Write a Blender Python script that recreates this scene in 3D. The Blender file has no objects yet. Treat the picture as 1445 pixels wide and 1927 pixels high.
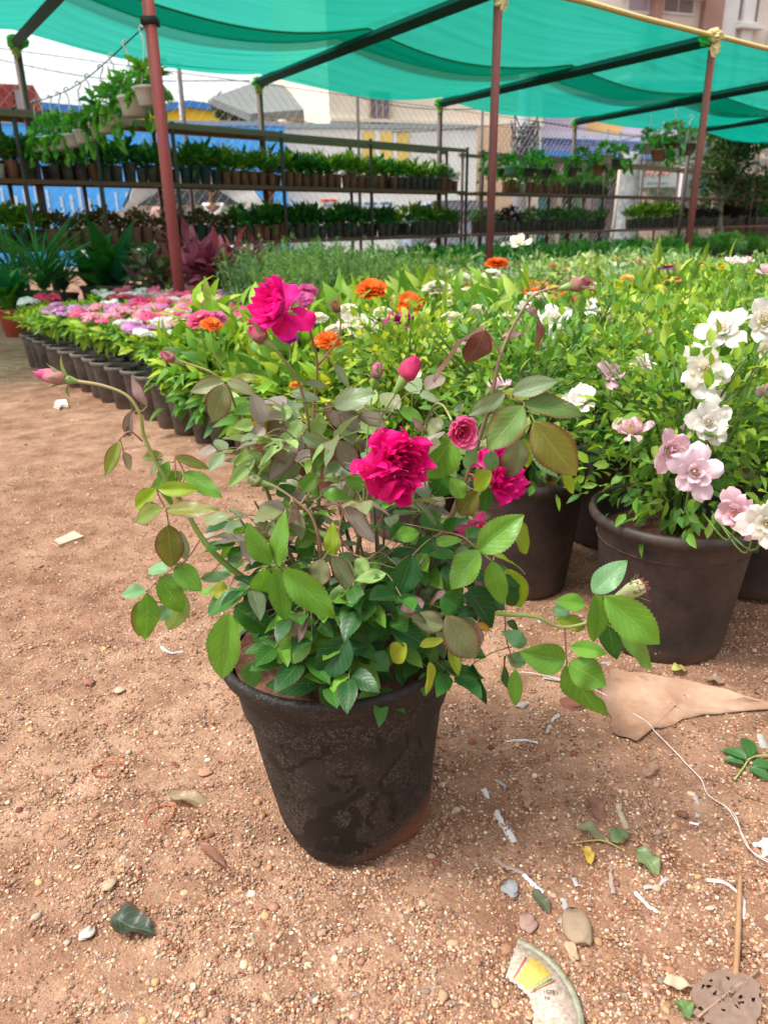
import bpy, math, random
import numpy as np
from mathutils import Vector, Matrix, Euler
R = math.radians
sc = bpy.context.scene
COL = sc.collection
# ---------------------------------------------------------------- camera
F = 1400.0
cam_d = bpy.data.cameras.new('camera')
cam = bpy.data.objects.new('camera', cam_d); COL.objects.link(cam)
cam.location = (0, 0, 1.0)
CM = Euler((R(90 - 21.2), 0, 0)).to_matrix() @ Matrix.Rotation(R(-0.84), 3, 'Z')
cam.rotation_euler = CM.to_euler()
cam_d.sensor_fit = 'VERTICAL'; cam_d.sensor_height = 36.0
cam_d.lens = F / 1927 * 36
cam_d.clip_start = 0.05; cam_d.clip_end = 2000
cam_d.dof.use_dof = True; cam_d.dof.focus_distance = 1.25; cam_d.dof.aperture_fstop = 6.5
sc.camera = cam
sc.render.resolution_x = 767; sc.render.resolution_y = 1024
# ---------------------------------------------------------------- light: bright hazy overcast day
SUN_EL, SUN_AZ = R(62), R(200)          # direction towards the sun: azimuth counter-clockwise from +X
w = bpy.data.worlds.new('World'); sc.world = w; w.use_nodes = True
nt = w.node_tree; bg = nt.nodes['Background']
sky = nt.nodes.new('ShaderNodeTexSky'); sky.sky_type = 'NISHITA'; sky.sun_disc = False
sky.sun_elevation = SUN_EL; sky.sun_rotation = R(90) - SUN_AZ
sky.air_density = 1.0; sky.dust_density = 4.0; sky.ozone_density = 1.0
hs = nt.nodes.new('ShaderNodeHueSaturation'); hs.inputs['Saturation'].default_value = 0.18; hs.inputs['Value'].default_value = 1.5
nt.links.new(sky.outputs[0], hs.inputs['Color']); nt.links.new(hs.outputs[0], bg.inputs['Color'])
bg.inputs['Strength'].default_value = 0.122
sd = bpy.data.lights.new('sun', 'SUN'); sd.energy = 1.9; sd.angle = R(10); sd.color = (1, .95, .88)
so = bpy.data.objects.new('sun', sd); COL.objects.link(so)
sdir = Vector((math.cos(SUN_EL)*math.cos(SUN_AZ), math.cos(SUN_EL)*math.sin(SUN_AZ), math.sin(SUN_EL)))
so.rotation_euler = sdir.to_track_quat('Z', 'Y').to_euler(); so.location = (0, 0, 30)
sc.view_settings.view_transform = 'Standard'; sc.view_settings.look = 'None'
sc.view_settings.exposure = 0.9; sc.view_settings.gamma = 1.0
sc.cycles.max_bounces = 8; sc.cycles.transparent_max_bounces = 8; sc.cycles.use_denoising = True
sc.cycles.caustics_reflective = False; sc.cycles.caustics_refractive = False
sc.cycles.sample_clamp_indirect = 6

# ---------------------------------------------------------------- helpers
def ray(px, py): return CM @ Vector(((px-722.5)/F, (963.5-py)/F, -1))
def at(px, py, Y):
    d = ray(px, py); return Vector((0, 0, 1)) + d*(Y/d.y)
def atz(px, py, Z=0.0):
    d = ray(px, py); return Vector((0, 0, 1)) + d*((Z-1)/d.z)
def camz(p): return -(CM.transposed() @ (Vector(p)-Vector((0, 0, 1)))).z
A = lambda *a: np.array(a, float)
def nrm(v): v = np.asarray(v, float); return v/np.maximum(np.linalg.norm(v, axis=-1, keepdims=True), 1e-9)
def hash2(ix, iy, s):
    n = (ix*374761393 + iy*668265263 + s*982451653) & 0xffffffff
    n = ((n ^ (n >> 13))*1274126177) & 0xffffffff
    return ((n ^ (n >> 16)) & 0xffff)/65535.0
def vnoise(x, y, s=0):
    ix = np.floor(x).astype(np.int64); iy = np.floor(y).astype(np.int64)
    fx = x-ix; fy = y-iy; fx = fx*fx*(3-2*fx); fy = fy*fy*(3-2*fy)
    a = hash2(ix, iy, s); b = hash2(ix+1, iy, s); c = hash2(ix, iy+1, s); d = hash2(ix+1, iy+1, s)
    return (a*(1-fx)+b*fx)*(1-fy)+(c*(1-fx)+d*fx)*fy

class MB:
    """collects pieces and links them as one mesh"""
    def __init__(s): s.V=[]; s.C=[]; s.U=[]; s.F=[]; s.MI=[]; s.n=0
    def add(s, V, Fs, col=(.5,.5,.5), luv=None, mi=0):
        V = np.asarray(V, float).reshape(-1, 3); k = len(V)
        col = np.asarray(col, float)
        if col.ndim == 1: col = np.tile(col, (k, 1))
        if luv is None: luv = np.zeros((k, 3))
        s.V.append(V); s.C.append(col); s.U.append(luv)
        if not isinstance(Fs, (list, tuple)): Fs = [Fs]
        for f in Fs:
            f = np.asarray(f, int)
            if f.size: s.F.append(f+s.n); s.MI.append(np.full(len(f), mi))
        s.n += k
    def mesh(s, name, mats, smooth=True):
        m = bpy.data.meshes.new(name)
        V = np.concatenate(s.V); C = np.concatenate(s.C); U = np.concatenate(s.U)
        m.vertices.add(len(V)); m.vertices.foreach_set('co', V.astype(np.float32).ravel())
        tot = np.concatenate([np.full(len(f), f.shape[1]) for f in s.F]); idx = np.concatenate([f.ravel() for f in s.F])
        m.loops.add(len(idx)); m.loops.foreach_set('vertex_index', idx.astype(np.int32))
        m.polygons.add(len(tot)); st = np.concatenate([[0], np.cumsum(tot)[:-1]])
        m.polygons.foreach_set('loop_start', st.astype(np.int32))
        m.polygons.foreach_set('material_index', np.concatenate(s.MI).astype(np.int32))
        m.polygons.foreach_set('use_smooth', np.full(len(tot), bool(smooth)))
        m.update(calc_edges=True)
        a = m.attributes.new('col', 'FLOAT_COLOR', 'POINT')
        a.data.foreach_set('color', np.concatenate([C, np.ones((len(C), 1))], 1).astype(np.float32).ravel())
        a = m.attributes.new('luv', 'FLOAT_VECTOR', 'POINT'); a.data.foreach_set('vector', U.astype(np.float32).ravel())
        for x in (mats if isinstance(mats, (list, tuple)) else [mats]): m.materials.append(x)
        return m
    def build(s, name, mats, parent=None, smooth=True, **kw):
        o = obj(name, s.mesh(name, mats, smooth), parent)
        if parent is not None: o.location = -Vector(parent.location)     # vertices are in world space
        tag(o, **kw); return o
def obj(name, data, parent=None, loc=None):
    o = bpy.data.objects.new(name, data); COL.objects.link(o)
    if parent is not None: o.parent = parent
    if loc is not None: o.location = loc
    return o
def tag(o, label=None, cat=None, group=None, kind=None):
    if label: o['label'] = label
    if cat: o['category'] = cat
    if group: o['group'] = group
    if kind: o['kind'] = kind
    return o
def thing(name, loc, label, cat, group=None):
    return tag(obj(name, None, None, loc), label, cat, group)
def struct(mb, name, mat, smooth=False): return mb.build(name, mat, None, smooth, kind='structure')

def grid_faces(nr, nc, wrap=False):
    r = np.arange(nr-1)[:, None]; c = np.arange(nc if wrap else nc-1)[None, :]
    c2 = (c+1) % nc
    return np.stack(np.broadcast_arrays(r*nc+c, r*nc+c2, (r+1)*nc+c2, (r+1)*nc+c), -1).reshape(-1, 4)
def smooth_path(P, n=6):
    P = np.asarray([list(p) for p in P], float)
    if len(P) < 3 or n < 2: return P
    Q = np.vstack([2*P[0]-P[1], P, 2*P[-1]-P[-2]]); out = []
    for i in range(1, len(Q)-2):
        for t in np.linspace(0, 1, n, endpoint=False):
            a, b, c, d = Q[i-1], Q[i], Q[i+1], Q[i+2]
            out.append(.5*((2*b)+(-a+c)*t+(2*a-5*b+4*c-d)*t*t+(-a+3*b-3*c+d)*t**3))
    out.append(P[-1]); return np.array(out)
def tube(mb, P, r, seg=6, col=(.1,.2,.05), sm=1, mi=0, cap=True):
    P = smooth_path(P, sm); n = len(P)
    r = np.interp(np.linspace(0, 1, n), np.linspace(0, 1, len(np.atleast_1d(r))), np.atleast_1d(r))
    T = np.gradient(P, axis=0); T = nrm(T)
    u = np.cross(T[0], [0, 0, 1.]);
    if np.linalg.norm(u) < .1: u = np.cross(T[0], [1., 0, 0])
    U = []
    for t in T:
        u = u-t*np.dot(u, t); u = u/max(np.linalg.norm(u), 1e-9); U.append(u)
    U = np.array(U); W = np.cross(T, U)
    a = np.linspace(0, 2*np.pi, seg, endpoint=False)
    V = P[:, None]+r[:, None, None]*(np.cos(a)[None, :, None]*U[:, None]+np.sin(a)[None, :, None]*W[:, None])
    Fs = [grid_faces(n, seg, True)]
    if cap: Fs += [np.arange(seg)[::-1][None], (np.arange(seg)+(n-1)*seg)[None]]
    c = np.asarray(col, float)
    if c.ndim == 2: c = np.repeat(np.stack([np.interp(np.linspace(0,1,n), np.linspace(0,1,len(c)), c[:,k]) for k in range(3)],1), seg, 0)
    mb.add(V.reshape(-1, 3), Fs, c, None, mi)
def box(mb, c, s, rz=0.0, col=(.5,.5,.5), M=None, mi=0):
    v = np.array([[x, y, z] for x in (-.5, .5) for y in (-.5, .5) for z in (-.5, .5)])*np.array(s)
    if M is not None: v = v @ np.array(M).T
    elif rz:
        cc, ss = math.cos(rz), math.sin(rz); v = v @ np.array([[cc, ss, 0], [-ss, cc, 0], [0, 0, 1]])
    mb.add(v+np.array(c, float), np.array([[0,1,3,2],[4,6,7,5],[0,4,5,1],[2,3,7,6],[0,2,6,4],[1,5,7,3]]), col, None, mi)
def lathe(mb, prof, seg=32, c=(0,0,0), col=(.1,.1,.1), rmod=None, mi=0, M=None):
    prof = np.array(prof, float); a = np.linspace(0, 2*np.pi, seg, endpoint=False)
    r = prof[:, 0][:, None]*np.ones(seg)[None]
    if rmod is not None: r = r*rmod(a[None, :], prof[:, 1][:, None])
    V = np.stack([r*np.cos(a), r*np.sin(a), np.repeat(prof[:, 1][:, None], seg, 1)], -1).reshape(-1, 3)
    if M is not None: V = V @ np.array(M).T
    cc = np.asarray(col, float)
    if cc.ndim == 2: cc = np.repeat(cc, seg, 0)
    mb.add(V+np.array(c, float), [grid_faces(len(prof), seg, True), np.arange(seg)[::-1][None] if prof[0,0] > 1e-6 else np.zeros((0,3),int)], cc, None, mi)
def ico(sub=1):
    t = (1+5**.5)/2
    V = nrm(np.array([[-1,t,0],[1,t,0],[-1,-t,0],[1,-t,0],[0,-1,t],[0,1,t],[0,-1,-t],[0,1,-t],[t,0,-1],[t,0,1],[-t,0,-1],[-t,0,1]], float))
    Fa = [(0,11,5),(0,5,1),(0,1,7),(0,7,10),(0,10,11),(1,5,9),(5,11,4),(11,10,2),(10,7,6),(7,1,8),(3,9,4),(3,4,2),(3,2,6),(3,6,8),(3,8,9),(4,9,5),(2,4,11),(6,2,10),(8,6,7),(9,8,1)]
    V = [tuple(v) for v in V]
    for _ in range(sub):
        mid = {}; out = []
        def m(a, b):
            k = (min(a, b), max(a, b))
            if k not in mid: mid[k] = len(V); V.append(tuple(nrm(np.array(V[a])+np.array(V[b]))))
            return mid[k]
        for a, b, c in Fa:
            x, y, z = m(a, b), m(b, c), m(c, a); out += [(a,x,z),(b,y,x),(c,z,y),(x,y,z)]
        Fa = out
    return np.array(V), np.array(Fa)
ICO0, ICO1, ICO2 = ico(0), ico(1), ico(2)
def frames(y, n):
    y = nrm(y); n = np.asarray(n, float)
    x = nrm(np.cross(y, n)); z = np.cross(x, y); return np.stack([x, y, z], -1)   # columns
def place(mb, T, pos, ydir, nr, L, W, col, red=0.0, mi=0, Z=None):
    """many copies of a template (V, F, UV) in one mesh"""
    V, Fa, UV = T[:3]; Zf = T[3] if len(T) > 3 else 0*V[:, 2]; pos = np.atleast_2d(np.asarray(pos, float)); N = len(pos); k = len(V)
    M = frames(np.broadcast_to(np.asarray(ydir,float), pos.shape), np.broadcast_to(np.asarray(nr,float), pos.shape))
    L = np.broadcast_to(L, (N,)); W = np.broadcast_to(W, (N,)); Zs = L if Z is None else np.broadcast_to(Z, (N,))
    S = np.stack([V[None, :, 0]*W[:, None], V[None, :, 1]*L[:, None], V[None, :, 2]*Zs[:, None]+Zf[None, :]*W[:, None]], -1)
    P = np.einsum('nij,nkj->nki', M, S)+pos[:, None]
    col = np.asarray(col, float)
    if col.ndim == 1: col = np.tile(col, (N, 1))
    uv = np.tile(UV, (N, 1)); uv[:, 2] = np.repeat(np.broadcast_to(red, (N,)), k)
    mb.add(P.reshape(-1, 3), (Fa[None]+(np.arange(N)*k)[:, None, None]).reshape(-1, Fa.shape[1]), np.repeat(col, k, 0), uv, mi)
def leafT(nv=8, nu=4, kind='rose', fold=.25, curl=.15, serr=0., rip=0., twist=0., seed=0):
    v = np.linspace(0, 1, nv+1); u = np.linspace(-1, 1, nu+1)
    if kind == 'rose': h = np.sin(np.pi*v**.82)**.8*np.where(v > .8, 1-.45*((v-.8)/.2)**2*0.6, 1)
    elif kind == 'lance': h = np.sin(np.pi*v**.7)
    elif kind == 'strap': h = np.minimum(1, (1-v)*3.)**.8*np.minimum(1, .5+v*3)
    elif kind == 'heart': h = np.sin(np.pi*v**.55)**.7
    elif kind == 'petal': h = np.sin(np.pi*np.clip(v*.82+.06, 0, 1)**1.3)**.8
    h = np.maximum(h, .012); rs = np.random.RandomState(seed)
    he = h.copy()
    if serr: he[1:-1:2] *= 1+serr; he[2:-1:2] *= 1-serr*.5
    UU, VV = np.meshgrid(u, v); H = np.where(np.abs(UU) > .99, he[:, None], h[:, None])*.5
    X = UU*H; Y = VV-.04*serr*0
    Zz = -curl*VV**2+rip*.5*np.sin(VV*7+UU*2+rs.rand()*6)*.3; Zf = fold*np.abs(UU)*H*2-fold*.8*UU**2*H+rip*np.sin(VV*11+rs.rand()*6)*np.abs(UU)*H+np.sin(twist*VV)*X
    V = np.stack([X, Y, Zz], -1).reshape(-1, 3)
    return V, grid_faces(nv+1, nu+1), np.stack([UU, VV, 0*UU], -1).reshape(-1, 3), Zf.reshape(-1)

# ---------------------------------------------------------------- materials
MATS = {}
def newmat(name):
    m = bpy.data.materials.new(name); m.use_nodes = True; n = m.node_tree; n.nodes.clear()
    out = n.nodes.new('ShaderNodeOutputMaterial'); return m, n, out
class G:
    """tiny node helper"""
    def __init__(s, n): s.n = n
    def node(s, t, **kw):
        x = s.n.nodes.new(t)
        for k, v in kw.items(): setattr(x, k, v)
        return x
    def lnk(s, a, b): s.n.links.new(a, b)
    def attr(s, name): return s.node('ShaderNodeAttribute', attribute_name=name)
    def setin(s, x, i, v):
        if isinstance(v, bpy.types.NodeSocket): s.lnk(v, x.inputs[i])
        elif isinstance(v, (tuple, list)) and len(v) == 3 and x.inputs[i].type == 'RGBA': x.inputs[i].default_value = (*v, 1)
        else: x.inputs[i].default_value = v
    def math(s, op, a, b=0.0, c=None, clamp=False):
        x = s.node('ShaderNodeMath', operation=op, use_clamp=clamp); s.setin(x, 0, a); s.setin(x, 1, b)
        if c is not None: s.setin(x, 2, c)
        return x.outputs[0]
    def mix(s, f, a, b, bt='MIX'):
        x = s.node('ShaderNodeMix', data_type='RGBA', blend_type=bt); x.clamp_factor = True
        s.setin(x, 0, f); s.setin(x, 6, a); s.setin(x, 7, b); return x.outputs[2]
    def coord(s, k='Object', scale=(1,1,1)):
        c = s.node('ShaderNodeTexCoord'); m = s.node('ShaderNodeMapping'); m.inputs['Scale'].default_value = scale
        s.lnk(c.outputs[k], m.inputs[0]); return m.outputs[0]
    def noise(s, vec, scale, detail=3, rough=.55, dist=0):
        x = s.node('ShaderNodeTexNoise'); s.lnk(vec, x.inputs['Vector']); x.inputs['Scale'].default_value = scale
        x.inputs['Detail'].default_value = detail; x.inputs['Roughness'].default_value = rough; x.inputs['Distortion'].default_value = dist
        return x.outputs[0]
    def vor(s, vec, scale, feature='F1', rnd=1):
        x = s.node('ShaderNodeTexVoronoi', feature=feature); s.lnk(vec, x.inputs['Vector']); x.inputs['Scale'].default_value = scale
        x.inputs['Randomness'].default_value = rnd; return x
    def ramp(s, f, stops):
        x = s.node('ShaderNodeValToRGB'); s.lnk(f, x.inputs[0]); e = x.color_ramp.elements
        while len(e) < len(stops): e.new(.5)
        for k, (p, c) in zip(e, stops):
            k.position = p; k.color = (*c, 1) if isinstance(c, (tuple, list)) else (c, c, c, 1)
        return x.outputs[0]
    def bump(s, h, st=.3, d=.01, nrm=None):
        x = s.node('ShaderNodeBump'); x.inputs['Strength'].default_value = st; x.inputs['Distance'].default_value = d
        s.lnk(h, x.inputs['Height'])
        if nrm: s.lnk(nrm, x.inputs['Normal'])
        return x.outputs[0]
    def bsdf(s, col, rough=.6, spec=.5, nrm=None, metal=0):
        x = s.node('ShaderNodeBsdfPrincipled'); s.setin(x, 'Base Color', col); s.setin(x, 'Roughness', rough)
        x.inputs['Specular IOR Level'].default_value = spec; s.setin(x, 'Metallic', metal)
        if nrm: s.lnk(nrm, x.inputs['Normal'])
        return x.outputs[0]
def m_leaf(name, rough=.4, trans=.28, spec=.4, vein=True):
    m, n, out = newmat(name); g = G(n); c = g.attr('col'); l = g.attr('luv')
    sp = g.node('ShaderNodeSeparateXYZ'); g.lnk(l.outputs['Vector'], sp.inputs[0]); u, v, z = sp.outputs
    au = g.math('ABSOLUTE', u)
    no = g.noise(g.coord('Object'), 38 if vein else 14, 3)
    base = g.mix(g.math('MULTIPLY', no, .55), c.outputs['Color'], (0, 0, 0), 'MIX')
    base = g.mix(.5, base, c.outputs['Color'])
    nr = None
    if not vein:
        oi = g.node('ShaderNodeObjectInfo'); rv = g.ramp(oi.outputs['Random'], [(0, (.5, .68, .7)), (.3, (.95, 1, .8)), (.55, (.65, .8, .9)), (.8, (1.12, 1.02, .6)), (1, (.85, 1.0, 1.1))])
        base = g.mix(1, base, rv, 'MULTIPLY')
    if vein:
        ph = g.math('SUBTRACT', g.math('MULTIPLY', v, 46), g.math('MULTIPLY', au, 15))
        sv = g.math('SINE', ph); svl = g.math('POWER', g.math('MULTIPLY_ADD', sv, .5, .5), 9)
        mid = g.math('SUBTRACT', 1, g.math('MULTIPLY', au, 16), clamp=True)
        vv = g.math('MAXIMUM', mid, g.math('MULTIPLY', svl, .32))
        lite = g.mix(1, c.outputs['Color'], (.09, .11, .045), 'ADD')
        base = g.mix(g.math('MULTIPLY', vv, .75), base, lite)
        edge = g.math('MULTIPLY', g.math('MULTIPLY', g.math('SUBTRACT', au, .72), 3.6, clamp=True), z)
        base = g.mix(edge, base, (.16, .03, .035))
        bl = g.math('MULTIPLY', g.math('MULTIPLY', g.math('SUBTRACT', g.noise(g.coord('Object'), 22, 2), .5), 5, clamp=True), z)
        base = g.mix(g.math('MULTIPLY', bl, .22), base, (.2, .06, .05))
        hgt = g.math('SUBTRACT', g.math('MULTIPLY', no, .5), vv)
        nr = g.bump(hgt, .35, .0016)
    b = g.bsdf(base, rough, spec, nr)
    t = g.node('ShaderNodeBsdfTranslucent'); g.setin(t, 0, g.mix(.6, base, g.mix(1, base, (1.9, 1.7, .7), 'MULTIPLY')))
    mx = g.node('ShaderNodeMixShader'); mx.inputs[0].default_value = trans
    g.lnk(b, mx.inputs[1]); g.lnk(t.outputs[0], mx.inputs[2]); g.lnk(mx.outputs[0], out.inputs[0]); return m
def m_petal(name, rough=.55, trans=.35, streak=.25):
    m, n, out = newmat(name); g = G(n); c = g.attr('col'); l = g.attr('luv')
    sp = g.node('ShaderNodeSeparateXYZ'); g.lnk(l.outputs['Vector'], sp.inputs[0]); u, v, z = sp.outputs
    st = g.noise(l.outputs['Vector'], 9, 4)
    w = g.node('ShaderNodeMapping'); w.inputs['Scale'].default_value = (14, 1.2, 7); g.lnk(l.outputs['Vector'], w.inputs[0])
    st = g.noise(w.outputs[0], 1.5, 3)
    col = g.mix(g.math('MULTIPLY', st, streak), c.outputs['Color'], g.mix(1, c.outputs['Color'], (.55, .45, .6), 'MULTIPLY'))
    b = g.bsdf(col, rough, .3, g.bump(g.math('ADD', st, g.noise(g.coord('Object'), 70, 3)), .5, .003))
    t = g.node('ShaderNodeBsdfTranslucent'); g.setin(t, 0, col)
    mx = g.node('ShaderNodeMixShader'); mx.inputs[0].default_value = trans
    g.lnk(b, mx.inputs[1]); g.lnk(t.outputs[0], mx.inputs[2]); g.lnk(mx.outputs[0], out.inputs[0]); return m
def m_vc(name, rough=.7, noise=.35, scale=12, spec=.3, bump=.2, metal=0, bd=.01, bs=None):
    m, n, out = newmat(name); g = G(n); c = g.attr('col')
    co = g.coord('Object'); no = g.noise(co, scale, 5, .6); n2 = g.noise(co, scale*.17, 3)
    col = g.mix(g.math('MULTIPLY', g.math('MULTIPLY_ADD', no, 1.4, -.35, clamp=True), noise), c.outputs['Color'], g.mix(1, c.outputs['Color'], (.45, .4, .36), 'MULTIPLY'))
    col = g.mix(g.math('MULTIPLY', g.math('MULTIPLY_ADD', n2, 3, -1.3, clamp=True), noise*.8), col, g.mix(1, c.outputs['Color'], (.6, .55, .5), 'MULTIPLY'))
    g.lnk(g.bsdf(col, rough, spec, g.bump(no, bump, bd), metal), out.inputs[0]); return m
def m_hero_pot():
    m, n, out = newmat('dusty_black_plastic'); g = G(n); co = g.coord('Object')
    sp = g.node('ShaderNodeSeparateXYZ'); g.lnk(co, sp.inputs[0]); x, y, z = sp.outputs
    vo = g.vor(co, 230); spot = g.math('SUBTRACT', 1, g.math('MULTIPLY', g.math('ABSOLUTE', g.math('SUBTRACT', vo.outputs[0], .33)), 7), clamp=True)
    vo2 = g.vor(co, 115); spot2 = g.math('SUBTRACT', 1, g.math('MULTIPLY', g.math('ABSOLUTE', g.math('SUBTRACT', vo2.outputs[0], .3)), 10), clamp=True)
    dirt = g.noise(co, 9, 5, .65); fine = g.noise(co, 260, 2)
    base = g.mix(g.math('MULTIPLY_ADD', dirt, 1.6, -.35, clamp=True), (.007, .006, .006), (.032, .024, .02))
    sm = g.math('MULTIPLY', g.math('MULTIPLY_ADD', g.noise(co, 14, 2), 3.4, -1.2, clamp=True), .9)
    base = g.mix(g.math('MULTIPLY', g.math('MAXIMUM', g.math('MULTIPLY', spot, g.math('GREATER_THAN', fine, .5)), g.math('MULTIPLY', spot2, .5)), sm), base, (.14, .112, .092))
    wa_ = g.attr('luv'); ws = g.node('ShaderNodeSeparateXYZ'); g.lnk(wa_.outputs['Vector'], ws.inputs[0])
    wet = g.math('MULTIPLY', g.math('SUBTRACT', g.math('ADD', ws.outputs[0], g.math('MULTIPLY', g.math('SUBTRACT', g.noise(co, 62, 5, .75, .5), .5), 1.9)), .5), 7, clamp=True)
    base = g.mix(g.math('MULTIPLY', wet, .93), base, (.006, .005, .005))
    red = g.math('MULTIPLY', g.math('ADD', g.math('MULTIPLY', g.math('SUBTRACT', .062, z), 17), g.math('MULTIPLY', g.math('SUBTRACT', x, .07), 9)), g.math('MULTIPLY_ADD', dirt, 2.2, -.4), clamp=True)
    base = g.mix(g.math('MULTIPLY', red, .8), base, (.24, .085, .04))
    ro = g.math('SUBTRACT', .6, g.math('MULTIPLY', wet, .1))
    g.lnk(g.bsdf(base, ro, .28, g.bump(g.math('ADD', fine, spot), .15, .001)), out.inputs[0]); return m
def m_pot(name, c1, c2, rough=.55):
    m, n, out = newmat(name); g = G(n); co = g.coord('Object')
    sp = g.node('ShaderNodeSeparateXYZ'); g.lnk(co, sp.inputs[0])
    oi = g.node('ShaderNodeObjectInfo')
    mp = g.node('ShaderNodeVectorMath', operation='ADD'); g.lnk(co, mp.inputs[0]); g.lnk(oi.outputs['Location'], mp.inputs[1])
    d = g.noise(mp.outputs[0], 7, 5, .65); f = g.noise(mp.outputs[0], 60, 3)
    c = g.mix(g.math('MULTIPLY_ADD', g.math('ADD', d, g.math('MULTIPLY', f, .3)), 2.0, -.9, clamp=True), c1, c2)
    c = g.mix(g.math('MULTIPLY', g.math('MULTIPLY', g.math('SUBTRACT', .06, sp.outputs[2]), 12, clamp=True), .5), c, (.2, .1, .06))
    g.lnk(g.bsdf(c, rough, .4, g.bump(f, .15, .002)), out.inputs[0]); return m
def m_ground():
    m, n, out = newmat('red_gravelly_earth'); g = G(n); co = g.coord('Object')
    big = g.noise(co, 1.3, 4); md = g.noise(co, 9, 5, .6); fi = g.noise(co, 90, 4, .7)
    base = g.ramp(md, [(.3, (.19, .1, .06)), (.5, (.325, .19, .12)), (.7, (.45, .285, .19))])
    sx = g.node('ShaderNodeSeparateXYZ'); g.lnk(co, sx.inputs[0]); side = g.math('MULTIPLY_ADD', sx.outputs[0], .5, .0, clamp=True)
    base = g.mix(g.math('ADD', g.math('MULTIPLY_ADD', big, 3.2, -1.35, clamp=True), side, clamp=True), base, g.mix(1, base, (.68, .56, .52), 'MULTIPLY'))
    v1 = g.vor(co, 210); v2 = g.vor(co, 95); v3 = g.vor(co, 420)
    def grains(v, lo, hi, cov):
        hsv = g.node('ShaderNodeSeparateColor'); g.lnk(v.outputs['Color'], hsv.inputs[0])
        mask = g.math('MULTIPLY', g.math('LESS_THAN', v.outputs['Distance'], g.math('MULTIPLY_ADD', hsv.outputs[1], .3, .12)), g.math('LESS_THAN', hsv.outputs[0], cov))
        colr = g.ramp(hsv.outputs[2], [(0, lo), (.4, (.3, .15, .09)), (.75, (.47, .27, .17)), (1, hi)])
        return mask, colr
    a, ca = grains(v3, (.12, .05, .03), (.7, .48, .32), .75); base = g.mix(g.math('MULTIPLY', a, .7), base, ca)
    b, cb = grains(v1, (.1, .04, .025), (.75, .56, .4), .6); base = g.mix(g.math('MULTIPLY', b, .8), base, cb)
    c, cc = grains(v2, (.14, .055, .035), (.5, .36, .27), .35); base = g.mix(g.math('MULTIPLY', c, .7), base, cc)
    h = g.math('ADD', g.math('ADD', g.math('MULTIPLY', a, .4), g.math('MULTIPLY', b, g.math('SUBTRACT', 1, v1.outputs[0]))), g.math('MULTIPLY', c, g.math('MULTIPLY', g.math('SUBTRACT', 1, v2.outputs[0]), 1.6)))
    h = g.math('ADD', h, g.math('MULTIPLY', fi, 1.2))
    g.lnk(g.bsdf(base, .9, .15, g.bump(h, 1.0, .006)), out.inputs[0]); return m
def m_net():
    m, n, out = newmat('green_shade_net'); g = G(n); co = g.coord('Object')
    at_ = g.attr('luv'); mp = g.node('ShaderNodeMapping'); mp.inputs['Scale'].default_value = (.5, 6, 1); g.lnk(at_.outputs['Vector'], mp.inputs[0])
    s = g.noise(mp.outputs[0], 2.5, 4); wv = g.noise(g.coord('Object'), 120, 2); c = g.mix(s, (.003, .2, .135), (.005, .3, .21))
    d = g.node('ShaderNodeBsdfDiffuse'); g.setin(d, 0, c)
    t = g.node('ShaderNodeBsdfTranslucent'); g.setin(t, 0, g.mix(s, (.002, .14, .1), (.003, .32, .235)))
    tr = g.node('ShaderNodeBsdfTransparent'); tr.inputs[0].default_value = (.25, .95, .78, 1)
    m1 = g.node('ShaderNodeMixShader'); m1.inputs[0].default_value = .72; g.lnk(d.outputs[0], m1.inputs[1]); g.lnk(t.outputs[0], m1.inputs[2])
    m2 = g.node('ShaderNodeMixShader'); g.setin(m2, 0, g.math('MULTIPLY_ADD', s, .12, .12)); g.lnk(m1.outputs[0], m2.inputs[1]); g.lnk(tr.outputs[0], m2.inputs[2])
    g.lnk(m2.outputs[0], out.inputs[0]); return m
def m_glass(name, col=(.02, .025, .03)):
    m, n, out = newmat(name); g = G(n); g.lnk(g.bsdf(col, .25, .3), out.inputs[0]); return m
def m_dirtcol(name, a, b, scale=20, rough=.8, bump=.4, bd=.004):
    m, n, out = newmat(name); g = G(n); co = g.coord('Object'); no = g.noise(co, scale, 5, .65)
    g.lnk(g.bsdf(g.mix(g.math('MULTIPLY_ADD', no, 2.4, -.7, clamp=True), a, b), rough, .25, g.bump(no, bump, bd)), out.inputs[0]); return m
LEAF = m_leaf('rose_leaf', .36, .3, .32); LEAFB = m_leaf('plant_leaf', .5, .36, .3, vein=False)
PETAL = m_petal('flower_petal', .6, .42, .4); VC = m_vc('painted_surface'); VCF = m_vc('small_object', .8, .75, 75, bd=.003)
STONE = m_vc('pebble', .85, .5, 130, .2, .5, bd=.002); WALL = m_vc('wall_plaster', .85, .35, 1.5, .2, .15, bd=.02)
STEM = m_vc('cane_bark', .5, .3, 90, .3, .25, bd=.001)
HPOT = m_hero_pot(); GROUND = m_ground(); NET = m_net(); GLASS = m_glass('window_glass')
PBLK = m_pot('black_plastic_pot', (.03, .028, .027), (.17, .14, .12)); PTUB = m_pot('stained_tub_plastic', (.012, .011, .011), (.075, .048, .04)); PBRN = m_pot('brown_plastic_pot', (.2, .075, .05), (.32, .15, .1))
PTEAL = m_pot('dark_green_plastic_pot', (.012, .045, .045), (.05, .08, .08)); PWHT = m_pot('white_plastic_pot', (.6, .6, .56), (.42, .4, .34))
PRED = m_pot('red_plastic_pot', (.32, .05, .03), (.4, .1, .06)); SOIL = m_dirtcol('potting_soil', (.09, .035, .022), (.22, .1, .065), 45, .95, .9, .012)
POLE = m_vc('painted_steel', .6, .35, 25, .25, .1, bd=.002); METAL = m_vc('galvanised_wire', .45, .2, 30, .5, .1, .6)
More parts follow.
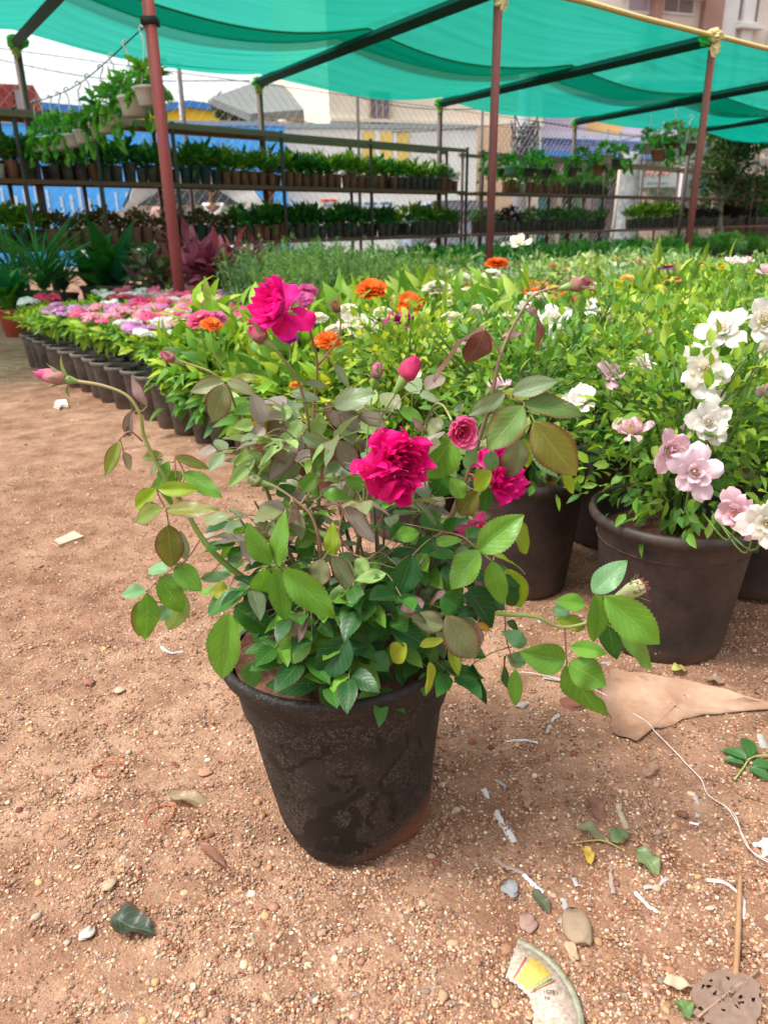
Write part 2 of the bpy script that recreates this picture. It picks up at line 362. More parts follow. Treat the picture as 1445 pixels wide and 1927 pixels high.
# ---------------------------------------------------------------- ground, road
rng = np.random.RandomState(7)
def build_ground():
    k = np.linspace(-1, 1, 420); X = np.sinh(k*6.3)/np.sinh(6.3)*420
    k = np.linspace(0, 1, 560); Yv = .25+np.sinh(k*6.6)/np.sinh(6.6)*600
    Yv = np.concatenate([[-60, -10, -2, 0], Yv])
    XX, YY = np.meshgrid(X, Yv)
    near = np.exp(-((np.maximum(YY-1, 0)/5)**2+(XX/5)**2))
    Z = (vnoise(XX*3, YY*3, 1)-.5)*.02+(vnoise(XX*11, YY*11, 2)-.5)*.014+(vnoise(XX*42, YY*42, 3)-.5)*.007+(vnoise(XX*100, YY*100, 5)-.5)*.0035
    Z = Z*near
    mb = MB(); mb.add(np.stack([XX, YY, Z], -1).reshape(-1, 3), grid_faces(len(Yv), len(X)))
    return struct(mb, 'ground', GROUND, True)
build_ground()
def gz(x, y):
    n = math.exp(-((max(y-1, 0)/5)**2+(x/5)**2)); x = np.array([x]); y = np.array([y])
    return float(((vnoise(x*3, y*3, 1)-.5)*.02+(vnoise(x*11, y*11, 2)-.5)*.014+(vnoise(x*42, y*42, 3)-.5)*.007)[0])*n
# pebbles: loose gravel nobody could count
def pebbles(n, smin, smax, geo, name, yr, seed, pw=2.2, cols=None):
    rs = np.random.RandomState(seed); V0, F0 = geo
    y = yr[0]+(yr[1]-yr[0])*rs.rand(n)**1.5; x = (rs.rand(n)*2-1)*(y*.62+.25)
    d = vnoise(x*4, y*4, 9)+.6*vnoise(x*1.3, y*1.3, 12); keep = rs.rand(n)*(.95 if n > 50000 else 1.25) < d+(.12 if n > 50000 else 0); x = x[keep]; y = y[keep]; n = len(x)
    s = smin+(smax-smin)*rs.rand(n)**pw*1.0
    c3 = np.stack([s*(.8+.5*rs.rand(n)), s*(.7+.4*rs.rand(n)), s*(.4+.4*rs.rand(n))], -1)
    a = rs.rand(n)*6.28; ca, sa = np.cos(a), np.sin(a)
    V = V0[None]*(1+.28*(rs.rand(n, len(V0), 1)-.5))*c3[:, None]
    t = (rs.rand(n)-.5)*.8; V = np.stack([V[..., 0], V[..., 1]*np.cos(t)[:, None]-V[..., 2]*np.sin(t)[:, None], V[..., 1]*np.sin(t)[:, None]+V[..., 2]*np.cos(t)[:, None]], -1)
    V = np.stack([V[..., 0]*ca[:, None]-V[..., 1]*sa[:, None], V[..., 0]*sa[:, None]+V[..., 1]*ca[:, None], V[..., 2]], -1)
    near = np.exp(-((np.maximum(y-1, 0)/5)**2+(x/5)**2))
    z = ((vnoise(x*3, y*3, 1)-.5)*.02+(vnoise(x*11, y*11, 2)-.5)*.014+(vnoise(x*42, y*42, 3)-.5)*.007)*near
    V = V+np.stack([x, y, z+c3[:, 2]*.25], -1)[:, None]
    pal = np.array(cols or [(.45,.23,.14),(.52,.3,.19),(.36,.17,.1),(.6,.38,.24),(.5,.26,.17),(.42,.22,.15),(.62,.44,.3),(.33,.2,.15),(.66,.54,.42),(.27,.1,.06),(.56,.33,.17),(.4,.3,.25)])
    C = pal[rs.choice(len(pal), n)]*(.5+.6*rs.rand(n, 1))*A(1, 1.01, .98)
    mb = MB(); mb.add(V.reshape(-1, 3), (F0[None]+(np.arange(n)*len(V0))[:, None, None]).reshape(-1, 3), np.repeat(C, len(V0), 0))
    mb.build(name, STONE, None, len(V0) > 12, kind='stuff', label='loose red and tan gravel strewn over the bare earth', cat='gravel')
pebbles(210000, .001, .0037, ICO0, 'gravel', (.6, 3.2), 3)
pebbles(5200, .003, .0085, ICO1, 'coarse_gravel', (.6, 5.6), 4, 3.2)
def road():
    mb = MB(); box(mb, (4, 26.5, .004), (90, 7, .006), R(16), (.3, .28, .26)); struct(mb, 'road', WALL)
road()

# ---------------------------------------------------------------- buildings across the street
def X_at(px, Y): return at(px, 415, Y).x
def z_at(px, py, Y): return at(px, py, Y).z
class Facade:
    """a building or wall whose front runs between two columns of the view; local x along front, y depth away, z up"""
    def __init__(s, name, px0, Y0, px1, Y1, label, cat):
        s.p0 = Vector((X_at(px0, Y0), Y0, 0)); s.p1 = Vector((X_at(px1, Y1), Y1, 0))
        d = s.p1-s.p0; s.w = d.length; s.a = math.atan2(d.y, d.x); s.root = thing(name, s.p0, label, cat)
    def part(s, name, boxes, mat=None, smooth=False, parent=None):
        """boxes: (x0, x1, y0, y1, z0, z1, colour)"""
        mb = MB(); ca, sa = math.cos(s.a), math.sin(s.a)
        for x0, x1, y0, y1, z0, z1, c in boxes:
            cx, cy = (x0+x1)/2, (y0+y1)/2
            box(mb, (s.p0.x+cx*ca-cy*sa, s.p0.y+cx*sa+cy*ca, (z0+z1)/2), (abs(x1-x0), abs(y1-y0), abs(z1-z0)), s.a, c)
        o = mb.build(name, mat or WALL, s.root, smooth)
        if parent is not None: o.parent = parent; o.location = (0, 0, 0)
        return o
    def lx(s, px):
        """local x of a view column"""
        d = ray(px, 415); k = d.x/d.y; u = s.p1-s.p0; t = (k*s.p0.y-s.p0.x)/(u.x-k*u.y); return t*s.w
    def z(s, px, py):
        p = s.p0+(s.p1-s.p0)*(s.lx(px)/s.w); return at(px, py, p.y).z
    def loc(s, x, y, z):
        ca, sa = math.cos(s.a), math.sin(s.a); return Vector((s.p0.x+x*ca-y*sa, s.p0.y+x*sa+y*ca, z))
    def window(s, px0, px1, py0, py1, fc=(.75,.72,.66), gc=None, n=2, parent=None):
        x0, x1 = s.lx(px0), s.lx(px1); z0, z1 = s.z((px0+px1)/2, py1), s.z((px0+px1)/2, py0); t = .08
        B = [(x0-t, x1+t, -.12, .02, z1, z1+t, fc), (x0-t, x1+t, -.14, .02, z0-t, z0, fc), (x0-t, x0, -.1, .02, z0, z1, fc), (x1, x1+t, -.1, .02, z0, z1, fc)]
        for k in range(1, n): xm = x0+(x1-x0)*k/n; B.append((xm-.02, xm+.02, -.07, .02, z0, z1, fc))
        f = s.part('window', B); s.part('pane', [(x0, x1, -.03, .02, z0, z1, gc or (.2, .17, .2))], VC if gc else GLASS, parent=f)
def rnd_marks(mb, fn, x0, x1, z0, z1, n, col, r):
    rs = np.random.RandomState(int(abs(x0*100)+n))
    for k in range(n):
        cx = x0+(x1-x0)*(k+.5)/n; w2 = (x1-x0)/n*.36; h2 = (z1-z0)*.5; cz = (z0+z1)/2
        for j in range(3):
            p = [fn(cx+(rs.rand()*2-1)*w2, cz+(rs.rand()*2-1)*h2) for q in range(3)]
            tube(mb, p, r, 4, col, 3)
# blue compound wall
f = Facade('boundary_wall', -420, 21.0, 545, 23.6, 'bright blue painted street wall behind the left shelves', 'wall')
ht = 3.6; f.part('wall', [(0, f.w, 0, .3, 0, ht, (.07, .38, .88)), (0, f.w, -.03, .33, ht, ht+.12, (.25, .33, .45))])
rs = np.random.RandomState(3); B = []
for px in (8, 30, 52, 70, 95, 118, 135, 152, 165, 186, 220, 240, 300):
    x = f.lx(px+rs.rand()*6); w_ = .03+.06*rs.rand(); z0 = .3+.6*rs.rand(); B.append((x, x+w_, -.02, .001, z0, 1.7+.7*rs.rand(), (.45, .6, .75)))
f.part('paint_streak', B)
# yellow building with blue fascia
f = Facade('low_building', 60, 38, 610, 41, 'yellow building with deep blue roof fascia beyond the blue wall', 'building')
z1 = f.z(300, 212); f.part('wall', [(0, f.w, 0, 6, 0, z1, (.85, .6, .03)), (f.lx(300), f.lx(455), -.05, 0, z1-1, f.z(378, 200), (.85, .6, .03))])
mb = MB()
xs = [f.lx(p) for p in (60, 250, 378, 480, 612)]; zs = [f.z(p, q) for p, q in ((60, 188), (250, 206), (378, 190), (480, 205), (612, 218))]
for i in range(4):
    a, b = f.loc(xs[i], -.3, zs[i]), f.loc(xs[i+1], -.3, zs[i+1]); a2, b2 = f.loc(xs[i], 6, zs[i]), f.loc(xs[i+1], 6, zs[i+1]); h = Vector((0, 0, -.3))
    mb.add([a, b, b2, a2, a+h, b+h, b2+h, a2+h], np.array([[0,1,2,3],[4,7,6,5],[0,4,5,1],[3,2,6,7],[0,3,7,4],[1,5,6,2]]), (.05, .2, .55))
mb.build('roof', WALL, f.root, False)
# red ribbed block
f = Facade('rooftop_shed', -160, 29, 104, 30.5, 'dull red ribbed metal shed above the blue wall at far left', 'shed')
z0, z1 = 0, f.z(50, 157); B = [(0, f.w, 0, 3, z0, z1, (.33, .07, .06))]
x = 0
while x < f.w: B.append((x, x+.12, -.06, .0, z0, z1-.1, (.28, .06, .05))); x += .35
f.part('wall', B); f.part('downpipe', [(f.lx(70), f.lx(82), -.2, -.07, z0, z1-.2, (.3, .28, .3))])
# grey sheet canopy
mb = MB(); P = [at(398, 184, 30), at(487, 152, 33), at(628, 176, 34), at(622, 202, 31), at(470, 214, 29)]
Pb = [p-Vector((0, 0, .25)) for p in P]
mb.add(P+Pb, [np.array([[0,1,2,3,4]]), np.array([[9,8,7,6,5]]), np.array([[i, (i+1) % 5, (i+1) % 5+5, i+5] for i in range(5)])], (.17, .19, .19))
r0 = thing('canopy', (P[4].x, 30, 0), 'grey sheet metal canopy roof on posts behind the blue wall', 'canopy')
mb.build('roof', WALL, r0, False)
for px, py, Y in ((512, 208, 31), (600, 200, 32), (430, 204, 30)):
    mb = MB(); p = at(px, py, Y); tube(mb, [(p.x, p.y, 0), p], .05, 6, (.3, .33, .33)); mb.build('post', POLE, r0)
# street light mast
p = at(333, 128, 26); mb = MB(); tube(mb, [(p.x, p.y, 0), p, p+Vector((.12, 0, .12)), p+Vector((-.35, 0, .22))], [.07, .05, .04, .03], 8, (.6, .62, .62))
r0 = thing('street_lamp', (p.x, p.y, 0), 'slim pale street lamp mast rising beside the red post', 'lamp post'); mb.build('mast', POLE, r0)
mb = MB(); box(mb, p+Vector((-.55, 0, .22)), (.5, .16, .08), 0, (.55, .55, .55)); mb.build('lamp_head', POLE, r0)
# cream house with window
f = Facade('house', 627, 27.0, 1010, 29.5, 'tall cream house with barred window above the grey wall', 'house')
f.part('wall', [(0, f.w, 0, 8, 0, 9.5, (.78, .7, .57))]); f.part('ledge', [(0, f.w, -.12, 0, 4.1, 4.2, (.75, .7, .6))])
f.window(700, 733, 176, 236, (.5, .4, .28), (.2, .17, .22), 3)
f.part('porch', [(f.lx(858), f.lx(950), -1.2, -.13, 0, f.z(900, 250), (.72, .5, .33))])
# pale grey wall with yellow panels and posters
f = Facade('painted_wall', 470, 24.2, 893, 25.4, 'light grey street wall with yellow panels and pasted notices', 'wall')
zt = f.z(700, 242); f.part('wall', [(0, f.w, 0, .3, 0, zt, (.74, .74, .7)), (0, f.w, -.05, .35, zt, zt+.12, (.3, .36, .38))])
B = []
for a, b in ((686, 706), (718, 739), (749, 769)): B.append((f.lx(a), f.lx(b), -.03, -.001, f.z(720, 304), f.z(720, 248), (.78, .58, .16)))
f.part('yellow_panel', B)
B = [(f.lx(a), f.lx(b), -.025, -.001, f.z(720, 306), f.z(720, 246), (.8, .8, .78)) for a, b in ((672, 684), (708, 717), (741, 748))]
f.part('white_panel', B)
def poster(a, b, py0, py1, col, label, marks, mcol, mb_r=.012):
    z0, z1 = f.z((a+b)/2, py1), f.z((a+b)/2, py0); x0, x1 = f.lx(a), f.lx(b)
    r_ = thing('poster', f.loc((x0+x1)/2, 0, z0), label, 'poster', 'notices pasted on the grey wall')
    mb = MB(); c = f.loc((x0+x1)/2, -.015, (z0+z1)/2); box(mb, c, (x1-x0, .02, z1-z0), f.a, col); mb.build('sheet', WALL, r_, False)
    for (fx0, fx1, fz0, fz1, n, c2) in marks:
        mb = MB(); rnd_marks(mb, lambda x, z: f.loc(x, -.03, z), x0+(x1-x0)*fx0, x0+(x1-x0)*fx1, z0+(z1-z0)*fz0, z0+(z1-z0)*fz1, n, c2, mb_r); mb.build('lettering', VC, r_)
poster(604, 638, 374, 406, (.8, .72, .55), 'cream poster with red heading, left of the blue printed notices', [(.05, .95, .82, .98, 9, (.7, .1, .06)), (.2, .8, .55, .7, 7, (.2, .25, .5))], 0, .025)
for i, (a, lab) in enumerate(((651, 'first of three white notices with blue print on grey wall'), (683, 'middle one of three white notices with blue print'), (712, 'third white blue printed notice, nearest the parked car'))):
    poster(a, a+30, 378, 416, (.72, .78, .85), lab, [(.1, .9, .8, .95, 8, (.12, .2, .35)), (.35, .8, .5, .72, 5, (.15, .3, .7)), (.15, .8, .42, .55, 6, (.08, .12, .2)), (.1, .9, .1, .2, 7, (.2, .3, .5))], 0, .018)
poster(551, 568, 376, 404, (.7, .75, .82), 'small pale blue notice beside the man in the cream shirt', [(.2, .8, .4, .8, 3, (.3, .4, .6))], 0)
# lilac building with shops
f = Facade('shop_building', 893, 29.5, 1345, 34.5, 'lilac building with white ledge and small shops below', 'building')
LW = f.w; z1 = f.z(1100, 180)
f.part('wall', [(0, LW, 0, 7, f.z(1100, 300), z1, (.6, .52, .68))])
f.part('ledge', [(0, LW, -.5, 0, f.z(1080, 265), f.z(1080, 252), (.75, .7, .72))])
f.part('yellow_panel', [(f.lx(1090), f.lx(1153), -.03, -.001, f.z(1120, 251), f.z(1120, 220), (.78, .5, .22))])
f.part('awning', [(f.lx(915), f.lx(1305), -1.3, -.0, f.z(1100, 302), f.z(1100, 292), (.05, .25, .7))])
f.part('shop_back', [(0, LW, 2.0, 2.2, 0, f.z(1100, 300), (.10, .09, .09))])
B = [(0, f.lx(962), -.1, 1.9, 0, f.z(1100, 302)-.01, (.45, .33, .2))]
for px, c in ((1043, (.6, .5, .38)), (1080, (.1, .3, .12)), (1098, (.4, .36, .36)), (1245, (.35, .4, .3)), (1330, (.4, .3, .24))): B.append((f.lx(px), f.lx(px+8), -.1, .3, 0, f.z(1100, 302)-.01, c))
for b_ in B: f.part('pillar', [b_])
for b_ in [(f.lx(1180), f.lx(1240), .6, .7, 0, f.z(1200, 372), (.3, .5, .33)), (f.lx(1030), f.lx(1042), .6, .7, 0, 2.6, (.0, .3, .3)), (f.lx(1052), f.lx(1078), 1, 1.1, 0, 2.5, (.13, .13, .2))]: f.part('shutter', [b_])
f.part('goods', [(f.lx(1000)+i*.35, f.lx(1000)+i*.35+.28, .8, 1.1, .6, 1.6+.5*(i % 3), ((.3, .12, .1), (.15, .15, .3), (.35, .3, .3), (.1, .25, .3))[i % 4]) for i in range(16)])
f.part('hoarding', [(f.lx(1133), f.lx(1178), -.9, -.8, f.z(1155, 338), f.z(1155, 312), (.5, .16, .11))])
def sign(a, b, py0, py1, Y, name, label, col, marks, edge=None):
    p0 = at(a, py0, Y); p1 = at(b, py1, Y+.6); cx, cy = (p0.x+p1.x)/2, (p0.y+p1.y)/2; an = math.atan2(p1.y-p0.y, p1.x-p0.x)
    z0, z1 = p1.z, p0.z; w_ = math.hypot(p1.x-p0.x, p1.y-p0.y); r_ = thing(name, (cx, cy, z0), label, 'sign')
    mb = MB(); box(mb, (cx, cy, (z0+z1)/2), (w_, .08, z1-z0), an, col); mb.build('board', WALL, r_, False)
    if edge:
        mb = MB(); box(mb, (p1.x, p1.y-.05, (z0+z1)/2), (.3, .09, z1-z0), an, edge); mb.build('edge_band', WALL, r_, False)
    for px in (p0, p1):
        mb = MB(); tube(mb, [(px.x, px.y+.1, 0), (px.x, px.y+.1, z1)], .05, 6, (.25, .2, .18)); mb.build('post', POLE, r_)
    for (fx0, fx1, fz0, fz1, n, c2, rr) in marks:
        mb = MB(); rnd_marks(mb, lambda t, z: Vector((p0.x+(p1.x-p0.x)*t, p0.y+(p1.y-p0.y)*t-.06, z)), fx0, fx1, z0+(z1-z0)*fz0, z0+(z1-z0)*fz1, n, c2, rr); mb.build('lettering', VC, r_)
sign(1180, 1283, 316, 352, 25, 'sign_board', 'wide pale signboard with faded red lettering hung above the shops', (.62, .74, .7), [(.25, .75, .55, .88, 6, (.6, .2, .15), .03), (.36, .72, .15, .27, 10, (.2, .25, .5), .014), (.02, .16, .2, .8, 3, (.25, .45, .4), .05)])
sign(1284, 1320, 314, 371, 24.5, 'banner_board', 'upright white banner with blue edge beside the second front post', (.7, .72, .76), [(.35, .7, .3, .62, 3, (.12, .14, .2), .06)], (.1, .35, .75))
# utility pole with cable tangle
p = at(985, 215, 24); r_ = thing('utility_pole', (p.x, p.y, 0), 'thick grey utility pole wrapped in a black cable tangle', 'pole')
mb = MB(); tube(mb, [(p.x, p.y, 0), (p.x, p.y, p.z+1)], [.24, .17], 10, (.36, .37, .38)); mb.build('pole', WALL, r_)
mb = MB(); rs = np.random.RandomState(5)
for k in range(16):
    q = [(p.x+(rs.rand()-.5)*.8, p.y-.2-rs.rand()*.3, p.z-.1-rs.rand()*1.5) for _ in range(5)]; tube(mb, q, .018, 5, (.04, .04, .06), 5)
mb.build('cable_coil', VC, r_)
for k, (a, b) in enumerate((((-60, 100, 30), (470, 152, 26)), ((480, 215, 26), (985, 232, 24)), ((985, 225, 24), (1445, 245, 28)), ((985, 262, 24), (1250, 240, 30)), ((560, 150, 27), (960, 205, 26)), ((1090, 30, 30), (1600, 130, 34)))):
    p0, p1 = at(*a), at(*b); mid = (p0+p1)/2-Vector((0, 0, .35)); mb = MB(); tube(mb, [p0, mid, p1], .014, 4, (.05, .05, .06), 8)
    mb.build('overhead_cable', VC, None, label=('thin black cable sagging across the sky at far left', 'cable running left from the utility pole past the cream house', 'upper cable running right from the utility pole', 'lower cable running right from the utility pole', 'cable crossing the cream house wall', 'cable in front of the balconied apartment block')[k], cat='cable', group='overhead street cables')
# mottled trunk pillar + beige post
p = at(1170, 440, 25); mb = MB(); tube(mb, [(p.x, p.y, 0), (p.x+.05, p.y, 1.5), (p.x+.02, p.y, 2.9)], [.42, .36, .3], 12, (.28, .3, .31), 4)
mb.build('tree_stump', m_dirtcol('mottled_bark', (.09, .1, .11), (.36, .4, .4), 5, .9, .8, .05), None, label='thick mottled grey tree trunk standing before the shops', cat='tree trunk')
p = at(1152, 440, 24); mb = MB(); tube(mb, [(p.x, p.y, 0), (p.x+.05, p.y, 2.9)], .05, 8, (.55, .48, .38)); mb.build('wooden_post', WALL, None, label='slim beige post just left of the mottled trunk', cat='post')
# apartment block, upper right
f = Facade('apartment_block', 1000, 36, 1750, 44, 'cream apartment block with balconies and brown piers at upper right', 'building')
f.part('wall', [(0, f.w, 0, 10, 0, 19, (.76, .69, .6))])
f.part('pier', [(f.lx(1180), f.lx(1193), -.5, 0, 4, 18.5, (.42, .26, .21)), (f.lx(1270), f.lx(1303), -.3, 0, 4, 18.5, (.42, .26, .21)), (f.lx(1305), f.lx(1330), -.2, 0, 4, 18.5, (.75, .74, .72)), (f.lx(1340), f.lx(1358), -.25, 0, 4, 18.5, (.74, .73, .7))])
B = []
for zz in (6.6, 9.9, 13.2): B.append((f.lx(1130), f.lx(1268), -1.3, 0, zz, zz+.2, (.7, .66, .62)))
for b_ in B: f.part('balcony', [b_])
for zz in (6.8, 10.1, 13.4):
    mb = MB()
    for h in (.25, .5, .75, 1.0): tube(mb, [f.loc(f.lx(1195), -1.25, zz+h), f.loc(f.lx(1268), -1.25, zz+h)], .02, 5, (.4, .4, .42))
    for k in range(6): x = f.lx(1195)+k*(f.lx(1268)-f.lx(1195))/5; tube(mb, [f.loc(x, -1.25, zz), f.loc(x, -1.25, zz+1)], .02, 5, (.4, .4, .42))
    mb.build('railing', VC, f.root)
for z_ in (0, 1):
    f.window(1334, 1368, -3-z_*130, 42-z_*130, (.75, .74, .7), (.3, .22, .24), 2); f.window(1205, 1255, -20-z_*130, 25-z_*130, (.7, .68, .66), (.28, .26, .28), 2)
f.window(1145, 1178, -10, 22, (.7, .68, .66), (.5, .45, .5), 1)
f.part('window_ledge', [(f.lx(1328), f.lx(1372), -.5, 0, f.z(1350, 58), f.z(1350, 50), (.75, .74, .72)), (f.lx(1390), f.lx(1750), -.9, 0, f.z(1420, 92), f.z(1420, 62), (.62, .55, .46))])
f.part('grille_box', [(f.lx(1408), f.lx(1470), -.8, -.26, f.z(1430, 20), f.z(1430, -20), (.07, .07, .09))])
# right sheds and street tree
f = Facade('tiled_shed', 1365, 26, 1620, 30, 'brown roofed open shed at the right edge beyond the fence', 'shed')
f.part('wall', [(0, f.w, .5, 4, 0, 2.3, (.28, .2, .15))]); zt = f.z(1400, 316)
mb = MB(); a, b, c, d = f.loc(-.6, -1.2, 2.2), f.loc(f.w, -1.2, 2.2), f.loc(f.w, 1.5, zt), f.loc(-.2, 1.5, zt); h = Vector((0, 0, -.12))
mb.add([a, b, c, d, a+h, b+h, c+h, d+h], np.array([[0,1,2,3],[4,7,6,5],[0,4,5,1],[3,2,6,7],[0,3,7,4],[1,5,6,2]]), (.2, .14, .11)); mb.build('roof', WALL, f.root, False)
f.part('fascia', [(-.4, f.w, 1.6, 1.9, zt-.1, zt+.45, (.5, .42, .36))])
LF = {'b': leafT(3, 2, 'rose', .3, .2), 'l': leafT(4, 2, 'lance', .4, .35), 's': leafT(7, 2, 'strap', .35, .9), 'h': leafT(4, 2, 'heart', .3, .4), 'n': leafT(2, 1, 'strap', 0, .1)}
def blob_leaves(mb, c, rad, n, L, W, cols, seed, T='b', up=.3, hollow=.45):
    rs = np.random.RandomState(seed); d = nrm(rs.randn(n, 3)); rr = (hollow+(1-hollow)*rs.rand(n))[:, None]
    lump = 1+.35*np.sin(d[:, :1]*5+seed)*np.cos(d[:, 1:2]*6+seed)
    p = np.array(c)+d*rr*np.array(rad)*lump; cc = np.array(cols)[rs.choice(len(cols), n)]*(.7+.6*rs.rand(n, 1))
    place(mb, LF[T], p, d+rs.randn(n, 3)*.5+A(0, 0, up), rs.randn(n, 3)*.5+A(0, 0, 1), L*(.7+.6*rs.rand(n)), W*(.7+.6*rs.rand(n)), cc)
def tree(px, pyc, Y, rad, hgt, label, cols, seed):
    p = at(px, pyc, Y); r_ = thing('street_tree', (p.x, p.y, 0), label, 'tree'); mb = MB()
    tube(mb, [(p.x+.2, p.y, 0), (p.x-.1, p.y, p.z*.4), (p.x, p.y, p.z)], [.18, .13, .06], 8, (.3, .25, .2), 5)
    rs = np.random.RandomState(seed)
    for k in range(6):
        q = p+Vector(rs.randn(3)*rad*.5); tube(mb, [(p.x-.05, p.y, p.z*.55), (p+q)/2, q], [.07, .04, .015], 5, (.28, .24, .19), 4)
    mb.build('trunk', WALL, r_); mb = MB()
    for k in range(9):
        c = np.array(p)+rs.randn(3)*rad*.55; blob_leaves(mb, c, (rad*.5, rad*.5, rad*.4), 420, .16, .07, cols, seed+k)
    mb.build('crown', LEAFB, r_)
tree(1372, 300, 23.5, 1.2, 4, 'small dark green street tree beyond the fence at right', [(.03, .09, .035), (.05, .13, .05), (.08, .16, .07)], 11)
tree(1420, 240, 30, 1.6, 4, 'dark tree rising behind the brown roofed shed', [(.03, .08, .03), (.05, .1, .05), (.12, .14, .09)], 61)
tree(452, 224, 33, .75, 4, 'light green bushy tree below the grey canopy', [(.16, .2, .06), (.22, .26, .09), (.1, .14, .04)], 21)
tree(1265, 330, 27, .9, 4, 'green shrub like tree under the wide signboard', [(.04, .12, .03), (.06, .17, .05)], 31)

# ---------------------------------------------------------------- parked cars and people on the street
def car(loc, rz, col, label, sx=1.0):
    r_ = thing('parked_car', loc, label, 'car', 'vehicles parked beyond the fence'); r_.rotation_euler = (0, 0, rz)
    L = 4.0*sx; prof = [(-2.0, .35), (-2.0, .8), (-1.9, .95), (-1.1, 1.02), (-.8, 1.45), (-.3, 1.53), (.9, 1.54), (1.3, 1.49), (1.65, 1.12), (1.95, 1.02), (2.0, .5), (1.95, .3)]
    P = smooth_path([(x*sx, z, 0) for x, z in prof], 3)[:, :2]; n = len(P); ys = [(-.82, .96), (-.86, 1.0), (.86, 1.0), (.82, .96)]
    V = []
    for yy, k in ys:
        for x, z in P: V.append((x*k, yy*(1-.14*max(0, (z-.95)/.55)), z))
    Fa = grid_faces(4, n); cap = [np.arange(n)[::-1][None], (np.arange(n)+3*n)[None], np.array([[i*n+n-1, i*n, (i+1)*n, (i+1)*n+n-1] for i in range(3)])]
    def part(name, fn, mat, smooth=True):
        mb = MB(); fn(mb); o = obj(name, mb.mesh(name, mat, smooth), r_); return o
    part('body', lambda mb: mb.add(V, [Fa]+cap, col), POLE)
    for s_ in (-1, 1):
        for xa, xb, xc, xd in ((-.82, .2, .2, -.36), (.3, 1.2, .78, .3)): part('side_window', lambda mb: mb.add([(xa*sx, s_*.885, 1.08), (xb*sx, s_*.885, 1.08), (xc*sx, s_*.83, 1.3), (xd*sx, s_*.83, 1.3), (xa*sx, s_*.85, 1.08), (xb*sx, s_*.85, 1.08), (xc*sx, s_*.79, 1.3), (xd*sx, s_*.79, 1.3)], np.array([[0,1,2,3],[7,6,5,4],[0,4,5,1],[1,5,6,2],[2,6,7,3],[3,7,4,0]])), GLASS, False)
        for x in (-1.25, 1.3):
            M = Matrix.Rotation(R(90), 3, 'X'); w_ = part('wheel', lambda mb: lathe(mb, [(.0, -.1), (.3, -.1), (.32, -.06), (.32, .06), (.3, .1), (0, .1)], 20, (x*sx, s_*.8, .32), (.02, .02, .02), M=M), VC)
            rim = part('rim', lambda mb: lathe(mb, [(.0, -.115), (.19, -.115), (.2, .115), (0, .115)], 12, (x*sx, s_*.8, .32), (.4, .4, .42), M=M), POLE); rim.parent = w_
    part('windscreen', lambda mb: mb.add([(-1.12*sx, -.72, 1.07), (-1.12*sx, .72, 1.07), (-.88*sx, .66, 1.4), (-.88*sx, -.66, 1.4), (-1.08*sx, -.72, 1.05), (-1.08*sx, .72, 1.05), (-.84*sx, .66, 1.38), (-.84*sx, -.66, 1.38)], np.array([[0,1,2,3],[7,6,5,4],[0,4,5,1],[1,5,6,2],[2,6,7,3],[3,7,4,0]])), GLASS, False)
    part('rear_window', lambda mb: mb.add([(1.63*sx, -.7, 1.17), (1.63*sx, .7, 1.17), (1.37*sx, .66, 1.45), (1.37*sx, -.66, 1.45), (1.58*sx, -.7, 1.15), (1.58*sx, .7, 1.15), (1.32*sx, .66, 1.43), (1.32*sx, -.66, 1.43)], np.array([[3,2,1,0],[4,5,6,7],[0,1,5,4],[1,2,6,5],[2,3,7,6],[3,0,4,7]])), GLASS, False)
    for s_ in (-1, 1): part('headlight', lambda mb: box(mb, (-1.97*sx, s_*.6, .78), (.08, .35, .14), 0, (.8, .8, .8)), POLE)
def gp(px, Y): return Vector((X_at(px, Y), Y, 0))
c = gp(345, 17.6); car(c, R(12), (.78, .8, .8), 'white car parked before the blue wall behind the left shelves', .93)
bpy.data.objects['parked_car'].scale = (1.1, 1.3, 1.3)
c = gp(868, 22.0); car(c, R(190), (.3, .36, .48), 'grey blue car parked by the light grey wall right of the notices', .8)
